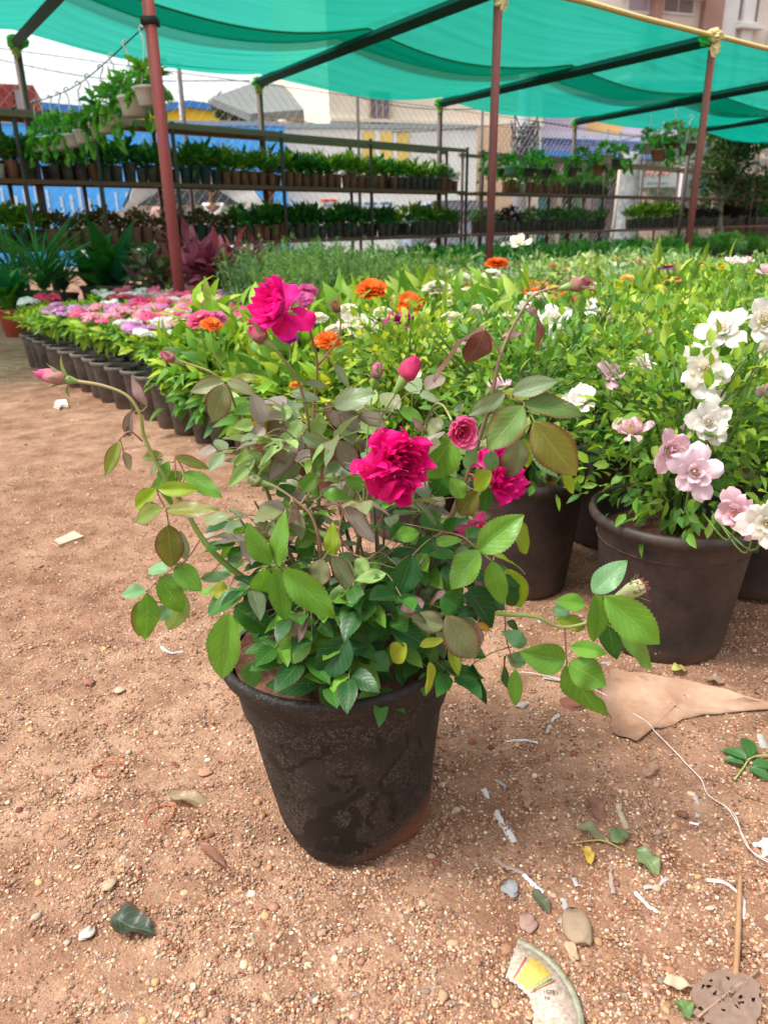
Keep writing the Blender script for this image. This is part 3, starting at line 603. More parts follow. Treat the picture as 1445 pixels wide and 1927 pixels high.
def person(px, Y, h, label, shirt, trouser, hair, face_to=-1.57, lean=0):
    p = gp(px, Y); r_ = thing('person', p, label, 'person'); r_.rotation_euler = (0, 0, face_to+1.57)
    k = h/1.7
    J = {'pel': (0, 0, .95, .13), 'ch': (0, .0, 1.28, .155), 'nk': (0, 0, 1.47, .055), 'hd': (0, -.02, 1.6, .095), 'top': (0, -.01, 1.68, .075),
         'ls': (-.18, 0, 1.4, .06), 'le': (-.25, .02, 1.12, .045), 'lw': (-.24, -.08, .88, .03), 'lh': (-.23, -.11, .78, .035),
         'rs': (.18, 0, 1.4, .06), 're': (.26, .02, 1.12, .045), 'rw': (.22, -.1, .9, .03), 'rh': (.2, -.14, .81, .035),
         'lk': (-.1, -.01, .5, .065), 'la': (-.11, .02, .09, .045), 'lf': (-.12, -.14, .04, .04), 'rk': (.1, -.01, .5, .065), 'ra': (.11, .02, .09, .045), 'rf': (.12, -.14, .04, .04)}
    E = [('pel', 'ch'), ('ch', 'nk'), ('nk', 'hd'), ('hd', 'top'), ('ch', 'ls'), ('ls', 'le'), ('le', 'lw'), ('lw', 'lh'), ('ch', 'rs'), ('rs', 're'), ('re', 'rw'), ('rw', 'rh'), ('pel', 'lk'), ('lk', 'la'), ('la', 'lf'), ('pel', 'rk'), ('rk', 'ra'), ('ra', 'rf')]
    def skin(name, keys, col, grow, mat, cut=None):
        ks = [q for q in J if q in keys]; m = bpy.data.meshes.new(name); ix = {q: i for i, q in enumerate(ks)}
        m.from_pydata([(J[q][0]*k+lean*(J[q][2]-.9), J[q][1]*k, J[q][2]*k) for q in ks], [(ix[a], ix[b]) for a, b in E if a in ix and b in ix], [])
        o = obj(name, m, r_); md = o.modifiers.new('skin', 'SKIN'); md.use_smooth_shade = True
        for i, q in enumerate(ks): rr = J[q][3]*k*grow; m.skin_vertices[0].data[i].radius = (rr, rr*(.72 if q in ('ch', 'pel') else 1))
        m.skin_vertices[0].data[ix['pel' if 'pel' in ix else ks[0]]].use_root = True
        o.modifiers.new('sub', 'SUBSURF').levels = 2; o.modifiers['sub'].render_levels = 2; mt, n, out = newmat(name+'_cloth'); g = G(n); g.lnk(g.bsdf(col, .8, .2), out.inputs[0]); m.materials.append(mt); return o
    skin('body', J.keys(), (.16, .075, .045), 1.0, None)
    skin('shirt', ('pel', 'ch', 'ls', 'le', 'rs', 're'), shirt, 1.16, None)
    skin('trousers', ('pel', 'lk', 'la', 'rk', 'ra'), trouser, 1.18, None)
    mb = MB(); V, Fa = ICO2; V = V*A(.098, .11, .085)*k+A(lean*.75, .018, 1.665*k)
    V[:, 2] = np.maximum(V[:, 2], (1.60+.05*0)*k); mb.add(V, Fa, hair); obj('hair', mb.mesh('hair', VC), r_)
    mb = MB()
    for s_ in (-1, 1): mb.add(ICO1[0]*.013*k+A(s_*.034*k+lean*.7, -.112*k, 1.615*k), ICO1[1], (.02, .02, .02)); mb.add(ICO1[0]*A(.012, .02, .03)*k+A(s_*.1*k+lean*.7, -.01, 1.6*k), ICO1[1], (.15, .07, .04))
    mb.add(ICO1[0]*A(.014, .02, .026)*k+A(lean*.7, -.118*k, 1.585*k), ICO1[1], (.16, .075, .045)); mb.add(ICO1[0]*A(.03, .01, .008)*k+A(lean*.7, -.104*k, 1.545*k), ICO1[1], (.12, .04, .03))
    obj('face', mb.mesh('face', VC), r_)
person(404, 15.6, 1.66, 'man in pale grey shirt standing before the white car', (.55, .57, .55), (.08, .08, .1), (.02, .015, .012))
person(309, 16.0, 1.60, 'person with dark hair behind the lower shelf beside the red post', (.5, .3, .28), (.1, .1, .14), (.02, .015, .012), -1.2)
person(513, 14.9, 1.62, 'man in cream shirt standing right of the white car', (.62, .58, .47), (.1, .09, .09), (.03, .02, .02), -1.8, -.03)
person(984, 20.5, 1.12, 'child in yellow shirt near the utility pole', (.75, .5, .2), (.3, .22, .2), (.04, .025, .02))
# ---------------------------------------------------------------- nursery frame: posts, beams, shade net
TOP = 3.0
Q = [atz(px, py, TOP) for px, py in ((30, 80), (487, 155), (828, 195), (1082, 230), (1300, 247), (1428, 276))]
PA = at(340, 565, 6.2); PA.z = TOP; PB = atz(938, -22, TOP); PC = atz(1342, 74, TOP)
Fr = [PA, PB, PC]; 
for k in range(3): Fr.append(Fr[-1]+Vector((2.9, 2.1, 0)))
Q.insert(0, Q[0]-Vector((2.9, 2.6, 0))); Fr.insert(0, PA-Vector((2.75, 1.9, 0)))
OR = ['zeroth', 'first', 'second', 'third', 'fourth', 'fifth', 'sixth', 'seventh', 'eighth', 'ninth', 'tenth', 'eleventh', 'twelfth', 'thirteenth', 'fourteenth', 'fifteenth', 'sixteenth', 'seventeenth', 'eighteenth', 'nineteenth']
TENS = {2: 'twent', 3: 'thirt', 4: 'fort', 5: 'fift', 6: 'sixt', 7: 'sevent', 8: 'eight', 9: 'ninet'}
def ordn(n):
    if n < 20: return OR[n]
    if n >= 100: return 'hundred and '+ordn(n-100) if n > 100 else 'hundredth'
    return TENS[n//10]+('ieth' if n % 10 == 0 else 'y-'+OR[n % 10])
def crumple(mb, c, r, col, seed, sq=1.0):
    V, Fa = ICO2; rs = np.random.RandomState(seed); mb.add(V*(1+.75*(rs.rand(len(V), 1)-.5))*A(r*1.2, r, r*sq)+A(*c), Fa, col)
def post(p, label, rad, col, z1, wrap, seed):
    r_ = thing('roof_post', (p.x, p.y, 0), label, 'post', 'steel posts holding up the shade net')
    mb = MB(); tube(mb, [(p.x, p.y, -.1), (p.x, p.y, z1)], rad, 12, col); mb.build('pole', POLE, r_)
    mb = MB()
    if wrap == 2:
        crumple(mb, (p.x, p.y-.02, z1+.03), .085, (.72, .62, .3), seed, .8); crumple(mb, (p.x+.02, p.y-.03, z1-.1), .045, (.66, .58, .3), seed+1, 1.8); crumple(mb, (p.x-.1, p.y, z1-.01), .06, (.05, .5, .08), seed+2)
    else:
        crumple(mb, (p.x, p.y-.02, z1-.01), .075, (.12, .42, .06), seed, 1.0); crumple(mb, (p.x, p.y-.02, z1-.1), .04, (.5, .4, .12), seed+1, 1.6); crumple(mb, (p.x+.08, p.y, z1+.0), .05, (.06, .5, .1), seed+2)
    mb.build('wrapping', VC, r_, False)
red = (.24, .06, .055); dk = (.13, .08, .07)
post(Fr[1], 'tall dull red steel post, foremost one rising left of the flower beds', .045, (.3, .075, .07), TOP, 2, 1)
post(Fr[2], 'middle dull red front post, top wrapped in yellow plastic', .042, (.19, .06, .055), TOP, 2, 4)
post(Fr[3], 'right front post with crumpled yellow plastic wrapped round its top', .045, (.2, .065, .055), TOP, 2, 7)
for i, lab in ((1, 'dark rear post at far left with green wrapping'), (2, 'dark rear post below the second net corner from the left'), (3, 'dark rear post before the cream house wall'), (4, 'dark rear post before the lilac building'), (5, 'rear post behind the right hanging baskets'), (6, 'rear post farthest right beside the brown roofed shed')):
    post(Q[i], lab, .045, dk, TOP, 1, 20+i*3)
for i in range(0, 7):
    if i in (0,) : continue
    a, b = Fr[i] if i < len(Fr) else None, Q[i]
    if a is None: continue
    mb = MB(); M = None; h = Vector((0, 0, .0)); tube(mb, [a+h, (a+b)/2+h, b+h], .07, 4, (.02, .06, .05)); q_ = a.lerp(b, .5)
    o = mb.build('roof_beam', POLE, None, False, label=f'dark green roof beam over the net, {ordn(i)} from the left', cat='beam', group='roof beams under the shade net')
def net(name, v0, v1, dz, label, seed):
    mb = MB(); NU, NV = 26, 40; rs = np.random.RandomState(seed)
    for i in range(0, 6):
        a, b, c, d = [np.array(x) for x in (Fr[i], Fr[i+1], Q[i], Q[i+1])]
        u = np.linspace(0, 1, NU+1)[None, :]; v = np.linspace(v0, v1, NV+1)[:, None]
        P = (a*(1-u[..., None])+b*u[..., None])*(1-v[..., None])+(c*(1-u[..., None])+d*u[..., None])*v[..., None]
        sg = 4*u*(1-u); edge = np.clip(np.minimum((v-v0), (v1-v))*8, 0, 1) if True else 1
        z = -sg*(.12+.09*np.sin(np.pi*v))*(np.clip(v/.12, 0, 1) if v0 == 0 else 1)-.03*edge+.02*np.sin((v*26+i)+2*u)*sg**.4+.012*np.sin(v*61+u*3+i*2)*sg**.5+.05*(vnoise(u*3+i*3+0*v, v*9+0*u, seed)-.5)
        P[..., 2] += z+(dz-.02*edge if v0 else .05+(dz-.05)*np.clip(v/.1, 0, 1))
        pass
        luv = np.stack(np.broadcast_arrays(u+i, v*3, 0*u*v), -1)
        mb.add(P.reshape(-1, 3), grid_faces(NV+1, NU+1), (0, .5, .4), luv.reshape(-1, 3))
        s.append((P[0], P[-1])) if False else EDG.setdefault(name, []).append((P[0].copy(), P[-1].copy()))
    return mb
EDG = {}; s = []
n1 = net('a', 0.0, .56, .17, '', 3); r_ = thing('shade_net', tuple(Fr[2]), 'front green shade net sheet with yellow hem, nearest the path', 'shade net', 'green shade nets')
n1.build('sheet', NET, r_)
mb = MB()
for p0, p1 in EDG['a']:
    tube(mb, p0, .03, 4, (.62, .5, .2)); tube(mb, p1, .014, 4, (.3, .5, .05))
mb.build('hem', VC, r_)
n2 = net('b', .42, 1.0, .11, '', 5); r_ = thing('shade_net', tuple(Q[2]), 'rear green shade net sheet overlapping the front one above the shelves', 'shade net', 'green shade nets')
n2.build('sheet', NET, r_)
mb = MB()
for p0, p1 in EDG['b']: tube(mb, p0, .012, 4, (.05, .3, .15))
mb.build('hem', VC, r_)

# ---------------------------------------------------------------- shelving
dQ = (Q[4]-Q[1]); dQ.z = 0; LQ = dQ.normalized(); NQ = Vector((LQ.y, -LQ.x, 0))     # along the shelf / towards the camera
S0 = Vector((Q[2].x, Q[2].y, 0))+NQ*.1
def S(u, d, z): return S0+LQ*u+NQ*d+Vector((0, 0, z))
def u_px(px, d=.5):
    r = ray(px, 415); k = r.x/r.y; b = S(0, d, 0); return (k*b.y-b.x)/(LQ.x-k*LQ.y)
ZL, ZM, ZT = .79, 1.55, 2.23
def shelving(name, u0, u1, ups, label, levels, ztop, plank):
    c = S(u0, .25, 0); r_ = thing(name, c, label, 'shelf', 'steel plant shelving under the net')
    for u in ups:
        for d in (0, .5):
            mb = MB(); p = S(u, d, 0); tube(mb, [p, p+Vector((0, 0, ztop+.06))], .028, 8, (.11, .06, .05)); mb.build('upright', POLE, r_)
    for z in levels:
        mb = MB(); a = math.atan2(LQ.y, LQ.x)
        for d in (0, .5): c = S((u0+u1)/2, d, z-.03); box(mb, c, (u1-u0, .05, .05), a, (.2, .095, .07))
        for d in (.1, .2, .3, .4): c = S((u0+u1)/2, d, z-.016); box(mb, c, (u1-u0, .07, .018), a, (.24, .12, .09))
        for k in range(int((u1-u0)/.9)): c = S(u0+k*.9+.4, .25, z-.038); box(mb, c, (.04, .44, .02), a, (.1, .07, .05))
        mb.build('shelf_board', POLE, r_, False)
    mb = MB(); a = math.atan2(LQ.y, LQ.x)
    for d in (0, .5): c = S((u0+u1)/2, d, ztop); box(mb, c, (u1-u0, .06, .06), a, (.32, .19, .14))
    mb.build('top_rail', POLE, r_, False)
    if plank:
        mb = MB()
        for k, dd in enumerate((.07, .17, .28, .38)):
            c = S((u0+plank)/2, dd, ztop+.04+.004*k); box(mb, c, (plank-u0, .085, .02), a, (.36, .3, .26))
        mb.build('top_plank', WALL, r_, False)
uL, uR = u_px(-140), u_px(876)
shelving('plant_shelf', uL, uR, [u_px(60), u_px(200), u_px(342), u_px(538), u_px(700), u_px(876)], 'left steel plant shelf with two decks of small pots', (ZL, ZM), ZT, u_px(540))
uE = u_px(1600)
shelving('plant_shelf', uR+.35, uE, [u_px(905), u_px(1030), u_px(1130), u_px(1265), u_px(1420), u_px(1500)], 'right steel plant shelf behind the hanging baskets', (ZL, ZM), ZT-.02, None)

# ---------------------------------------------------------------- chain link fence behind the shelves
def fence():
    a = S(uL-3, -.9, 0); b = S(uE+4, -.9, 0); L = (b-a).length; H = 3.15; n = int(L/.085); rows = int(H/.085)
    V = []; Fa = []; u = LQ; nq = np.array(NQ)
    r_ = thing('chain_link_fence', a, 'tall galvanised chain link fence behind the shelves', 'fence')
    z = np.arange(rows+1)*.085; mb = MB(); rad = .0032
    for k in range(n):
        off = np.where(np.arange(rows+1) % 2 == (k % 2), .0, .085)+k*.085
        P = np.array(a)[None]+np.outer(off, np.array(u))+np.stack([0*z, 0*z, z], -1)
        ring = np.stack([P+np.array(u)*rad, P-np.array(u)*rad*.5+nq*rad, P-np.array(u)*rad*.5-nq*rad], 1)
        mb.add(ring.reshape(-1, 3), [grid_faces(rows+1, 3, True)], (.35, .34, .32))
    mb.build('wire_mesh', METAL, r_, False)
    k = 0.0
    while k < L:
        p = a+u*k; mb = MB(); tube(mb, [p, p+Vector((0, 0, 3.2))], .03, 8, (.12, .1, .09)); mb.build('fence_post', POLE, r_); k += 3.6
    mb = MB()
    for zz in (3.14, 1.6): tube(mb, [a+Vector((0, 0, zz)), b+Vector((0, 0, zz))], .006, 4, (.2, .2, .2))
    mb.build('tension_wire', METAL, r_)
fence()

# ---------------------------------------------------------------- plant meshes
def soil_disc(mb, r, z, seed=0, mi=0):
    rs = np.random.RandomState(seed); k = 24; rr = np.linspace(0, 1, 7); V = []
    for a in rr:
        for j in range(k): t = j/k*6.283; V.append((r*a*math.cos(t), r*a*math.sin(t), z+.012*(rs.rand()-.5)*(a < .98)+.006*(1-a)))
    mb.add(V, grid_faces(7, k, True), (.1, .05, .03), None, mi)
def potmesh(name, mat, rt, rb, h, rim=.012, seg=28):
    mb = MB(); lathe(mb, [(0, .002), (rb*.9, 0), (rb, .004), (rb+(rt-rb)*.86, h*.86), (rt, h*.88), (rt+rim*.6, h*.9), (rt+rim, h*.94), (rt+rim, h*.985), (rt+rim*.7, h), (rt, h), (rt-.006, h*.98), (rt-.012, h*.8)], seg)
    soil_disc(mb, rt-.008, h*.86, 3, 1); return mb.mesh(name, [mat, SOIL])
def foliage(name, parts, stems=None, mat=None, seed=0):
    """parts: list of (n, centre, radii, L, W, colours, template, up)"""
    mb = MB(); rs = np.random.RandomState(seed)
    for k, (n, c, rad, L, W, cols, T, up) in enumerate(parts): blob_leaves(mb, c, rad, n, L, W, cols, seed*7+k, T, up, .35)
    if stems:
        n, z0, R0, z1, col = stems
        for _ in range(n):
            a = rs.rand()*6.28; r1 = R0*rs.rand()**.5; tube(mb, [(0.02*math.cos(a), .02*math.sin(a), z0), (r1*.4*math.cos(a), r1*.4*math.sin(a), (z0+z1)/2), (r1*math.cos(a+.3), r1*math.sin(a+.3), z1*(.8+.2*rs.rand()))], [.005, .002], 4, col, 3)
    return mb.mesh(name, mat or LEAFB)
def arch(name, n, L, W, z0, cols, T='s', up=1.2, seed=0, jit=.02, spread=1.0):
    """leaves rising from one point and arching outwards"""
    rs = np.random.RandomState(seed); a = rs.rand(n)*6.28; e = rs.rand(n)**.8
    y = np.stack([np.cos(a)*spread*(.25+e), np.sin(a)*spread*(.25+e), up*(1.15-.8*e)], -1)
    p = np.stack([rs.randn(n)*jit, rs.randn(n)*jit, np.full(n, z0)+rs.rand(n)*.05], -1)
    mb = MB(); cc = np.array(cols)[rs.choice(len(cols), n)]*(.7+.6*rs.rand(n, 1))
    place(mb, LF[T], p, y, A(0, 0, 1)+rs.randn(n, 3)*.15, L*(.65+.5*rs.rand(n)), W*(.8+.4*rs.rand(n)), cc)
    tube(mb, [(0, 0, z0-.12), (0, 0, z0+.05)], [.03, .02], 8, (.3, .2, .1)); return mb.mesh(name, LEAFB)
GR = [(.13, .29, .04), (.18, .36, .05), (.09, .23, .04)]; LIME = [(.44, .58, .06), (.33, .5, .05), (.52, .62, .12), (.22, .4, .045), (.12, .28, .035)]
DK = [(.06, .2, .035), (.08, .25, .04), (.11, .3, .045)]; YG = [(.42, .5, .04), (.34, .46, .04), (.2, .36, .04)]
MAR = [(.34, .06, .12), (.5, .09, .18), (.2, .05, .08), (.75, .2, .34)]; TEAL = [(.03, .17, .06), (.05, .23, .08), (.025, .13, .05)]
MX = {}
def V3(key, fn, n=3): MX[key] = [fn(k) for k in range(n)]
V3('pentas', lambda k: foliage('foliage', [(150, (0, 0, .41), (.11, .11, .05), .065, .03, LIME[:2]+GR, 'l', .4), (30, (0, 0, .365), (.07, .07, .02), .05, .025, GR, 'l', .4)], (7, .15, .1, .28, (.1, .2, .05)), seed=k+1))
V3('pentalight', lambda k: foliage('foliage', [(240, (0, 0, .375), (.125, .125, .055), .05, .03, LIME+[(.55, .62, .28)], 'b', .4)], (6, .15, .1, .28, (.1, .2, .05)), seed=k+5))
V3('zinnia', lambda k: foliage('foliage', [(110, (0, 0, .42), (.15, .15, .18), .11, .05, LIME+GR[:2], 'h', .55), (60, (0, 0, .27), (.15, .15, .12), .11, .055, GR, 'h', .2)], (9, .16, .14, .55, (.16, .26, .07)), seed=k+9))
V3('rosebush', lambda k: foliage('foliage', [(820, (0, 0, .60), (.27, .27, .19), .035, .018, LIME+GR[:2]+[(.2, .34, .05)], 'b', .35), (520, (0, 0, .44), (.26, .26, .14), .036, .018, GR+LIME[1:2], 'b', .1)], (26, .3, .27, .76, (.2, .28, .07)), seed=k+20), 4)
def rosemary(k):
    mb = MB(); rs = np.random.RandomState(k+40)
    for _ in range(60):
        a = rs.rand()*6.28; r1 = .22*rs.rand()**.5; h = .5+.28*rs.rand(); P = smooth_path([(0.03*math.cos(a), .03*math.sin(a), .15), (r1*.7*math.cos(a), r1*.7*math.sin(a), .15+h*.45), (r1*1.1*math.cos(a), r1*1.1*math.sin(a), h)], 9)
        tube(mb, P[::4], .002, 3, (.12, .2, .07)); pp = P[4:]; n = len(pp)*3; q = pp[rs.choice(len(pp), n)]
        place(mb, LF['n'], q, rs.randn(n, 3)*.8+A(0, 0, .9), rs.randn(n, 3), .035, .0055, np.array([(.16, .3, .09), (.22, .38, .12), (.1, .22, .06)])[rs.choice(3, n)])
    return mb.mesh('foliage', LEAFB)
V3('rosemary', rosemary, 3)
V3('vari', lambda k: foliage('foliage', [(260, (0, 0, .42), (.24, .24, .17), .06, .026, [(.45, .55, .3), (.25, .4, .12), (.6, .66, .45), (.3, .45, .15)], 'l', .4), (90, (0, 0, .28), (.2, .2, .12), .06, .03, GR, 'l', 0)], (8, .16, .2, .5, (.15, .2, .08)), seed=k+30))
V3('teal', lambda k: foliage('foliage', [(150, (0, 0, .42), (.2, .2, .16), .085, .05, TEAL+[(.2, .34, .24)], 'b', .4)], (8, .16, .2, .5, (.15, .2, .08)), seed=k+33), 2)
V3('calib', lambda k: foliage('foliage', [(260, (0, 0, .33), (.2, .2, .13), .045, .02, GR+LIME[:1], 'b', .3)], (6, .16, .2, .4, (.1, .2, .05)), seed=k+36), 2)
V3('lance', lambda k: foliage('foliage', [(230, (0, 0, .38), (.17, .17, .15), .1, .03, YG+GR[:1]+LIME, 'l', 1.0)], (8, .16, .12, .5, (.2, .28, .05)), seed=k+39))
V3('shrub', lambda k: foliage('foliage', [(200, (0, 0, .50), (.26, .26, .24), .11, .045, DK+GR[:2] if k % 2 else DK+GR[:1], 'l' if k < 2 else 'b', .6)], (10, .16, .2, .6, (.08, .12, .04)), seed=k+42), 4)
V3('ti', lambda k: foliage('foliage', [(90, (0, 0, .6), (.17, .17, .18), .2, .08, MAR, 'l', .7), (50, (0, 0, .40), (.15, .15, .14), .18, .06, MAR[:1]+[(.03, .05, .03), (.05, .02, .03)], 'l', .4)], (4, .16, .08, .7, (.2, .12, .1)), seed=k+46), 2)
V3('creamti', lambda k: foliage('foliage', [(60, (0, 0, .55), (.18, .18, .22), .2, .09, [(.3, .3, .16), (.12, .16, .07), (.26, .1, .1), (.3, .12, .14)], 'l', .7)], (4, .16, .08, .6, (.2, .12, .1)), seed=k+49), 1)
V3('dracaena', lambda k: arch('foliage', 110, .85, .02, .38, TEAL+[(.06, .2, .05), (.12, .34, .18)], 's', 2.0, 51+k, .03, .62), 2)
V3('bigleaf', lambda k: arch('foliage', 34, .55, .2, .32, [(.04, .2, .03), (.09, .26, .03), (.02, .16, .07)], 'h', 1.4, 55+k, .06, .6), 2)
V3('sd', lambda k: foliage('foliage', [(55, (0, 0, .3), (.1, .1, .1), .13, .055, DK+[(.05, .18, .07)], 'b', .9)], (3, .18, .04, .3, (.2, .25, .1)), seed=k+60), 4)
V3('sl', lambda k: foliage('foliage', [(55, (0, 0, .3), (.09, .09, .11), .15, .045, YG+GR, 'l', 1.2)], (3, .18, .04, .3, (.2, .25, .1)), seed=k+64), 4)
V3('sm', lambda k: foliage('foliage', [(110, (0, 0, .29), (.1, .1, .09), .055, .03, [(.13, .09, .03), (.2, .05, .04), (.08, .11, .03), (.16, .14, .04)], 'b', .5)], (3, .18, .04, .28, (.25, .16, .12)), seed=k+68), 3)
V3('sk', lambda k: foliage('foliage', [(130, (0, 0, .28), (.11, .11, .09), .06, .03, [(.035, .02, .03), (.06, .025, .035), (.02, .03, .02)], 'b', .4)], (3, .18, .04, .28, (.1, .06, .05)), seed=k+71), 2)
V3('sf', lambda k: foliage('foliage', [(200, (0, 0, .28), (.12, .12, .09), .05, .016, DK+GR[2:], 'l', .6)], (3, .18, .04, .28, (.1, .1, .05)), seed=k+74), 2)
def hang_fol(k):
    mb = MB(); rs = np.random.RandomState(80+k)
    cols = [(.16, .42, .05), (.1, .34, .05), (.3, .55, .08)] if k < 3 else [(.3, .42, .22), (.14, .3, .08), (.4, .5, .28)]
    blob_leaves(mb, (0, 0, .21), (.11, .11, .07), 60, .075, .05, cols, 80+k, 'h', .5)
    for _ in range(4):
        a = rs.rand()*6.28; L = .05+.16*rs.rand(); P = smooth_path([(.08*math.cos(a), .08*math.sin(a), .12), (.14*math.cos(a), .14*math.sin(a), .1), (.15*math.cos(a), .15*math.sin(a), .1-L)], 5); tube(mb, P, .003, 3, (.1, .2, .04))
        n = len(P); place(mb, LF['h'], P, A(math.cos(a), math.sin(a), -.8)+rs.randn(n, 3)*.4, rs.randn(n, 3)*.4+A(0, 0, 1), .075, .05, np.array(cols)[rs.choice(3, n)])
    return mb.mesh('foliage', LEAFB)
V3('hang', hang_fol, 4)
POTM = {'blk': potmesh('pot', PBLK, .093, .069, .25), 'brn': potmesh('pot', PBRN, .093, .07, .25), 'tl': potmesh('pot', PTEAL, .078, .06, .19), 'shb': potmesh('pot', PBRN, .07, .058, .2, .008, 18), 'shk': potmesh('pot', PBLK, .07, .058, .2, .008, 18), 'sht': potmesh('pot', PTEAL, .07, .058, .2, .008, 18), 'shw': potmesh('pot', PWHT, .07, .05, .16, .008, 18),
        'med': potmesh('pot', PBLK, .12, .09, .2), 'big': potmesh('pot', PBLK, .19, .15, .34, .016), 'bigr': potmesh('pot', PRED, .2, .14, .34, .03), 'bigb': potmesh('pot', PBRN, .17, .13, .26, .02)}
POTM['rose'] = None
def big_rose_pot():
    mb = MB(); h = .355
    lathe(mb, [(0, .006), (.135, .004), (.147, .014), (.15, .04), (.178, .30), (.180, .305), (.184, .318), (.188, .325), (.2, .333), (.203, .342), (.2, .353), (.193, .357), (.186, .352), (.183, .34), (.178, .28)], 56)
    soil_disc(mb, .181, .285, 9, 1); return mb.mesh('pot', [PTUB, SOIL])
POTM['rose'] = big_rose_pot()

# ---------------------------------------------------------------- flowers
def petal_patch(L, W, th0, th1, r0, ruf, seed, nu=7, nv=7, wrap=.85, notch=0.0, bell=1.0):
    """one petal on a curved profile; axis +z. returns V,F,UV"""
    rs = np.random.RandomState(seed); t = np.linspace(0, 1, nv+1); th = th0+(th1-th0)*t**1.3
    dr = L/nv*np.sin(th); dz = L/nv*np.cos(th); r = r0+np.concatenate([[0], np.cumsum(dr[1:])]); z = np.concatenate([[0], np.cumsum(dz[1:])])
    hw = W*.5*(.32+.68*np.sin(np.pi*np.clip(t*.62, 0, 1))**.8)*np.sqrt(np.clip(1-((t-.55)/.47)**4*(t > .55), .05, 1))
    u = np.linspace(-1, 1, nu+1); U, T = np.meshgrid(u, t)
    X = U*hw[:, None]; rho = np.maximum(r[:, None], .12*W)+.35*W*(1-wrap); ang = X/(rho+W*.12)
    ph = rs.rand()*6.28; rf = ruf*T**2*(np.sin(U*3.1+ph)+.6*np.sin(U*6.7+ph*2)+.35*np.sin(U*11+ph*3))*L
    zz = z[:, None]+rf*abs(math.cos(th1))+(-.12*L*U**2*T*bell)+rf*.6; rr = r[:, None]-rf*.35+.10*L*(U**2)*T*(.3)
    V = np.stack([rr*np.cos(ang), np.maximum(r[:, None], .1*W)*np.sin(ang)*1.0, zz], -1)
    return V.reshape(-1, 3), grid_faces(nv+1, nu+1), np.stack([U, T, 0*U+rs.rand()*5], -1).reshape(-1, 3)
def rose(mb, rad, M, c, col, col2=None, n=26, open_=.7, ruf=.06, seed=0, inner=True, flat=0., Lk=1.0, squash=1.0, droop=0.):
    """rad: outer radius; M: 3x3 with +z the facing axis"""
    rs = np.random.RandomState(seed); M = np.array(M); col = A(*col); col2 = A(*(col2 or col))
    for i in range(n):
        k = i/(n-1.0); 
        if not inner and k < .25: continue
        r0 = rad*(.03+.16*k); L = rad*(.55+.55*k)*Lk*(.9+.2*rs.rand()); W = rad*(.45+.75*k)*(.9+.25*rs.rand())
        th0 = R(18+30*k); th1 = R(-22+(open_*125)*k**1.1+14*rs.rand()+flat*45*k)
        V, Fa, UV = petal_patch(L, W, th0, th1, r0, ruf*(.4+k), seed*97+i)
        a = i*2.399+rs.rand()*.3; ca, sa = math.cos(a), math.sin(a)
        V = np.stack([V[:, 0]*ca-V[:, 1]*sa, V[:, 0]*sa+V[:, 1]*ca, V[:, 2]*squash+rad*(.22*(1-k))], -1)
        if droop: V[:, 2] -= 0; 
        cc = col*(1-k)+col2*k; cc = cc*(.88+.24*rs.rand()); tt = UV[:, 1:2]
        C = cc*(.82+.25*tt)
        mb.add(V @ M.T+A(*c), Fa, C, UV)
def facing(d, roll=0.):
    d = Vector(d).normalized(); q = d.to_track_quat('Z', 'Y').to_matrix(); return q @ Matrix.Rotation(roll, 3, 'Z')
def zinnia(mb, rad, M, c, col, cen, rows=4, seed=0, squash=1.0):
    rs = np.random.RandomState(seed); M = np.array(M); T = leafT(4, 2, 'petal', .15, .12)
    for j in range(rows):
        n = 22-j*3; a = np.arange(n)/n*6.28+rs.rand(n)*.2+j; k = j/max(rows-1, 1); L = rad*(1-.5*k)*(.9+.15*rs.rand(n))
        y = np.stack([np.cos(a), np.sin(a), np.full(n, .05+.75*k)+rs.rand(n)*.18], -1); p = np.stack([.08*rad*np.cos(a), .08*rad*np.sin(a), np.full(n, .06*rad*j)], -1)
        place(mb, T, (p*A(1, 1, squash)) @ M.T+A(*c), y @ M.T, A(0, 0, 1) @ M.T+rs.randn(n, 3)*.15, L, rad*.36, A(*col)*(.75+.4*rs.rand(n, 1)))
    V, Fa = ICO1; mb.add((V*A(.2, .2, .16)*rad+A(0, 0, .25*rad)) @ M.T+A(*c), Fa, cen)
def cluster(name, col, seed):
    """domed head of small five-petalled stars"""
    mb = MB(); rs = np.random.RandomState(seed); T = leafT(2, 2, 'petal', .1, .1)
    for k in range(26):
        a = k*2.4; r = .038*math.sqrt(k/26); c = A(r*math.cos(a), r*math.sin(a), .02-r*r*9+.005*rs.rand()); n = nrm(A(r*math.cos(a)*14, r*math.sin(a)*14, .6)+rs.randn(3)*.2)
        Mq = np.array(facing(n, rs.rand()*3)); b = np.arange(5)*1.2566; y = np.stack([np.cos(b), np.sin(b), 0*b+.15], -1) @ Mq.T
        place(mb, T, np.tile(c, (5, 1)), y, n, .0115, .0065, A(*col)*(.75+.5*rs.rand(5, 1)))
    return mb.mesh(name, PETAL)
CL = {'pink': cluster('flower_cluster', (.85, .16, .32), 1), 'rose': cluster('flower_cluster', (.75, .07, .16), 2), 'lilac': cluster('flower_cluster', (.7, .32, .62), 3), 'white': cluster('flower_cluster', (.85, .85, .8), 4), 'pale': cluster('flower_cluster', (.9, .4, .5), 5)}
def small_fl(col, rad=.03, seed=1, cen=(.7, .5, .05)):
    mb = MB(); zinnia(mb, rad, Matrix.Identity(3), (0, 0, 0), col, cen, 2, seed); return mb.mesh('flower', PETAL)
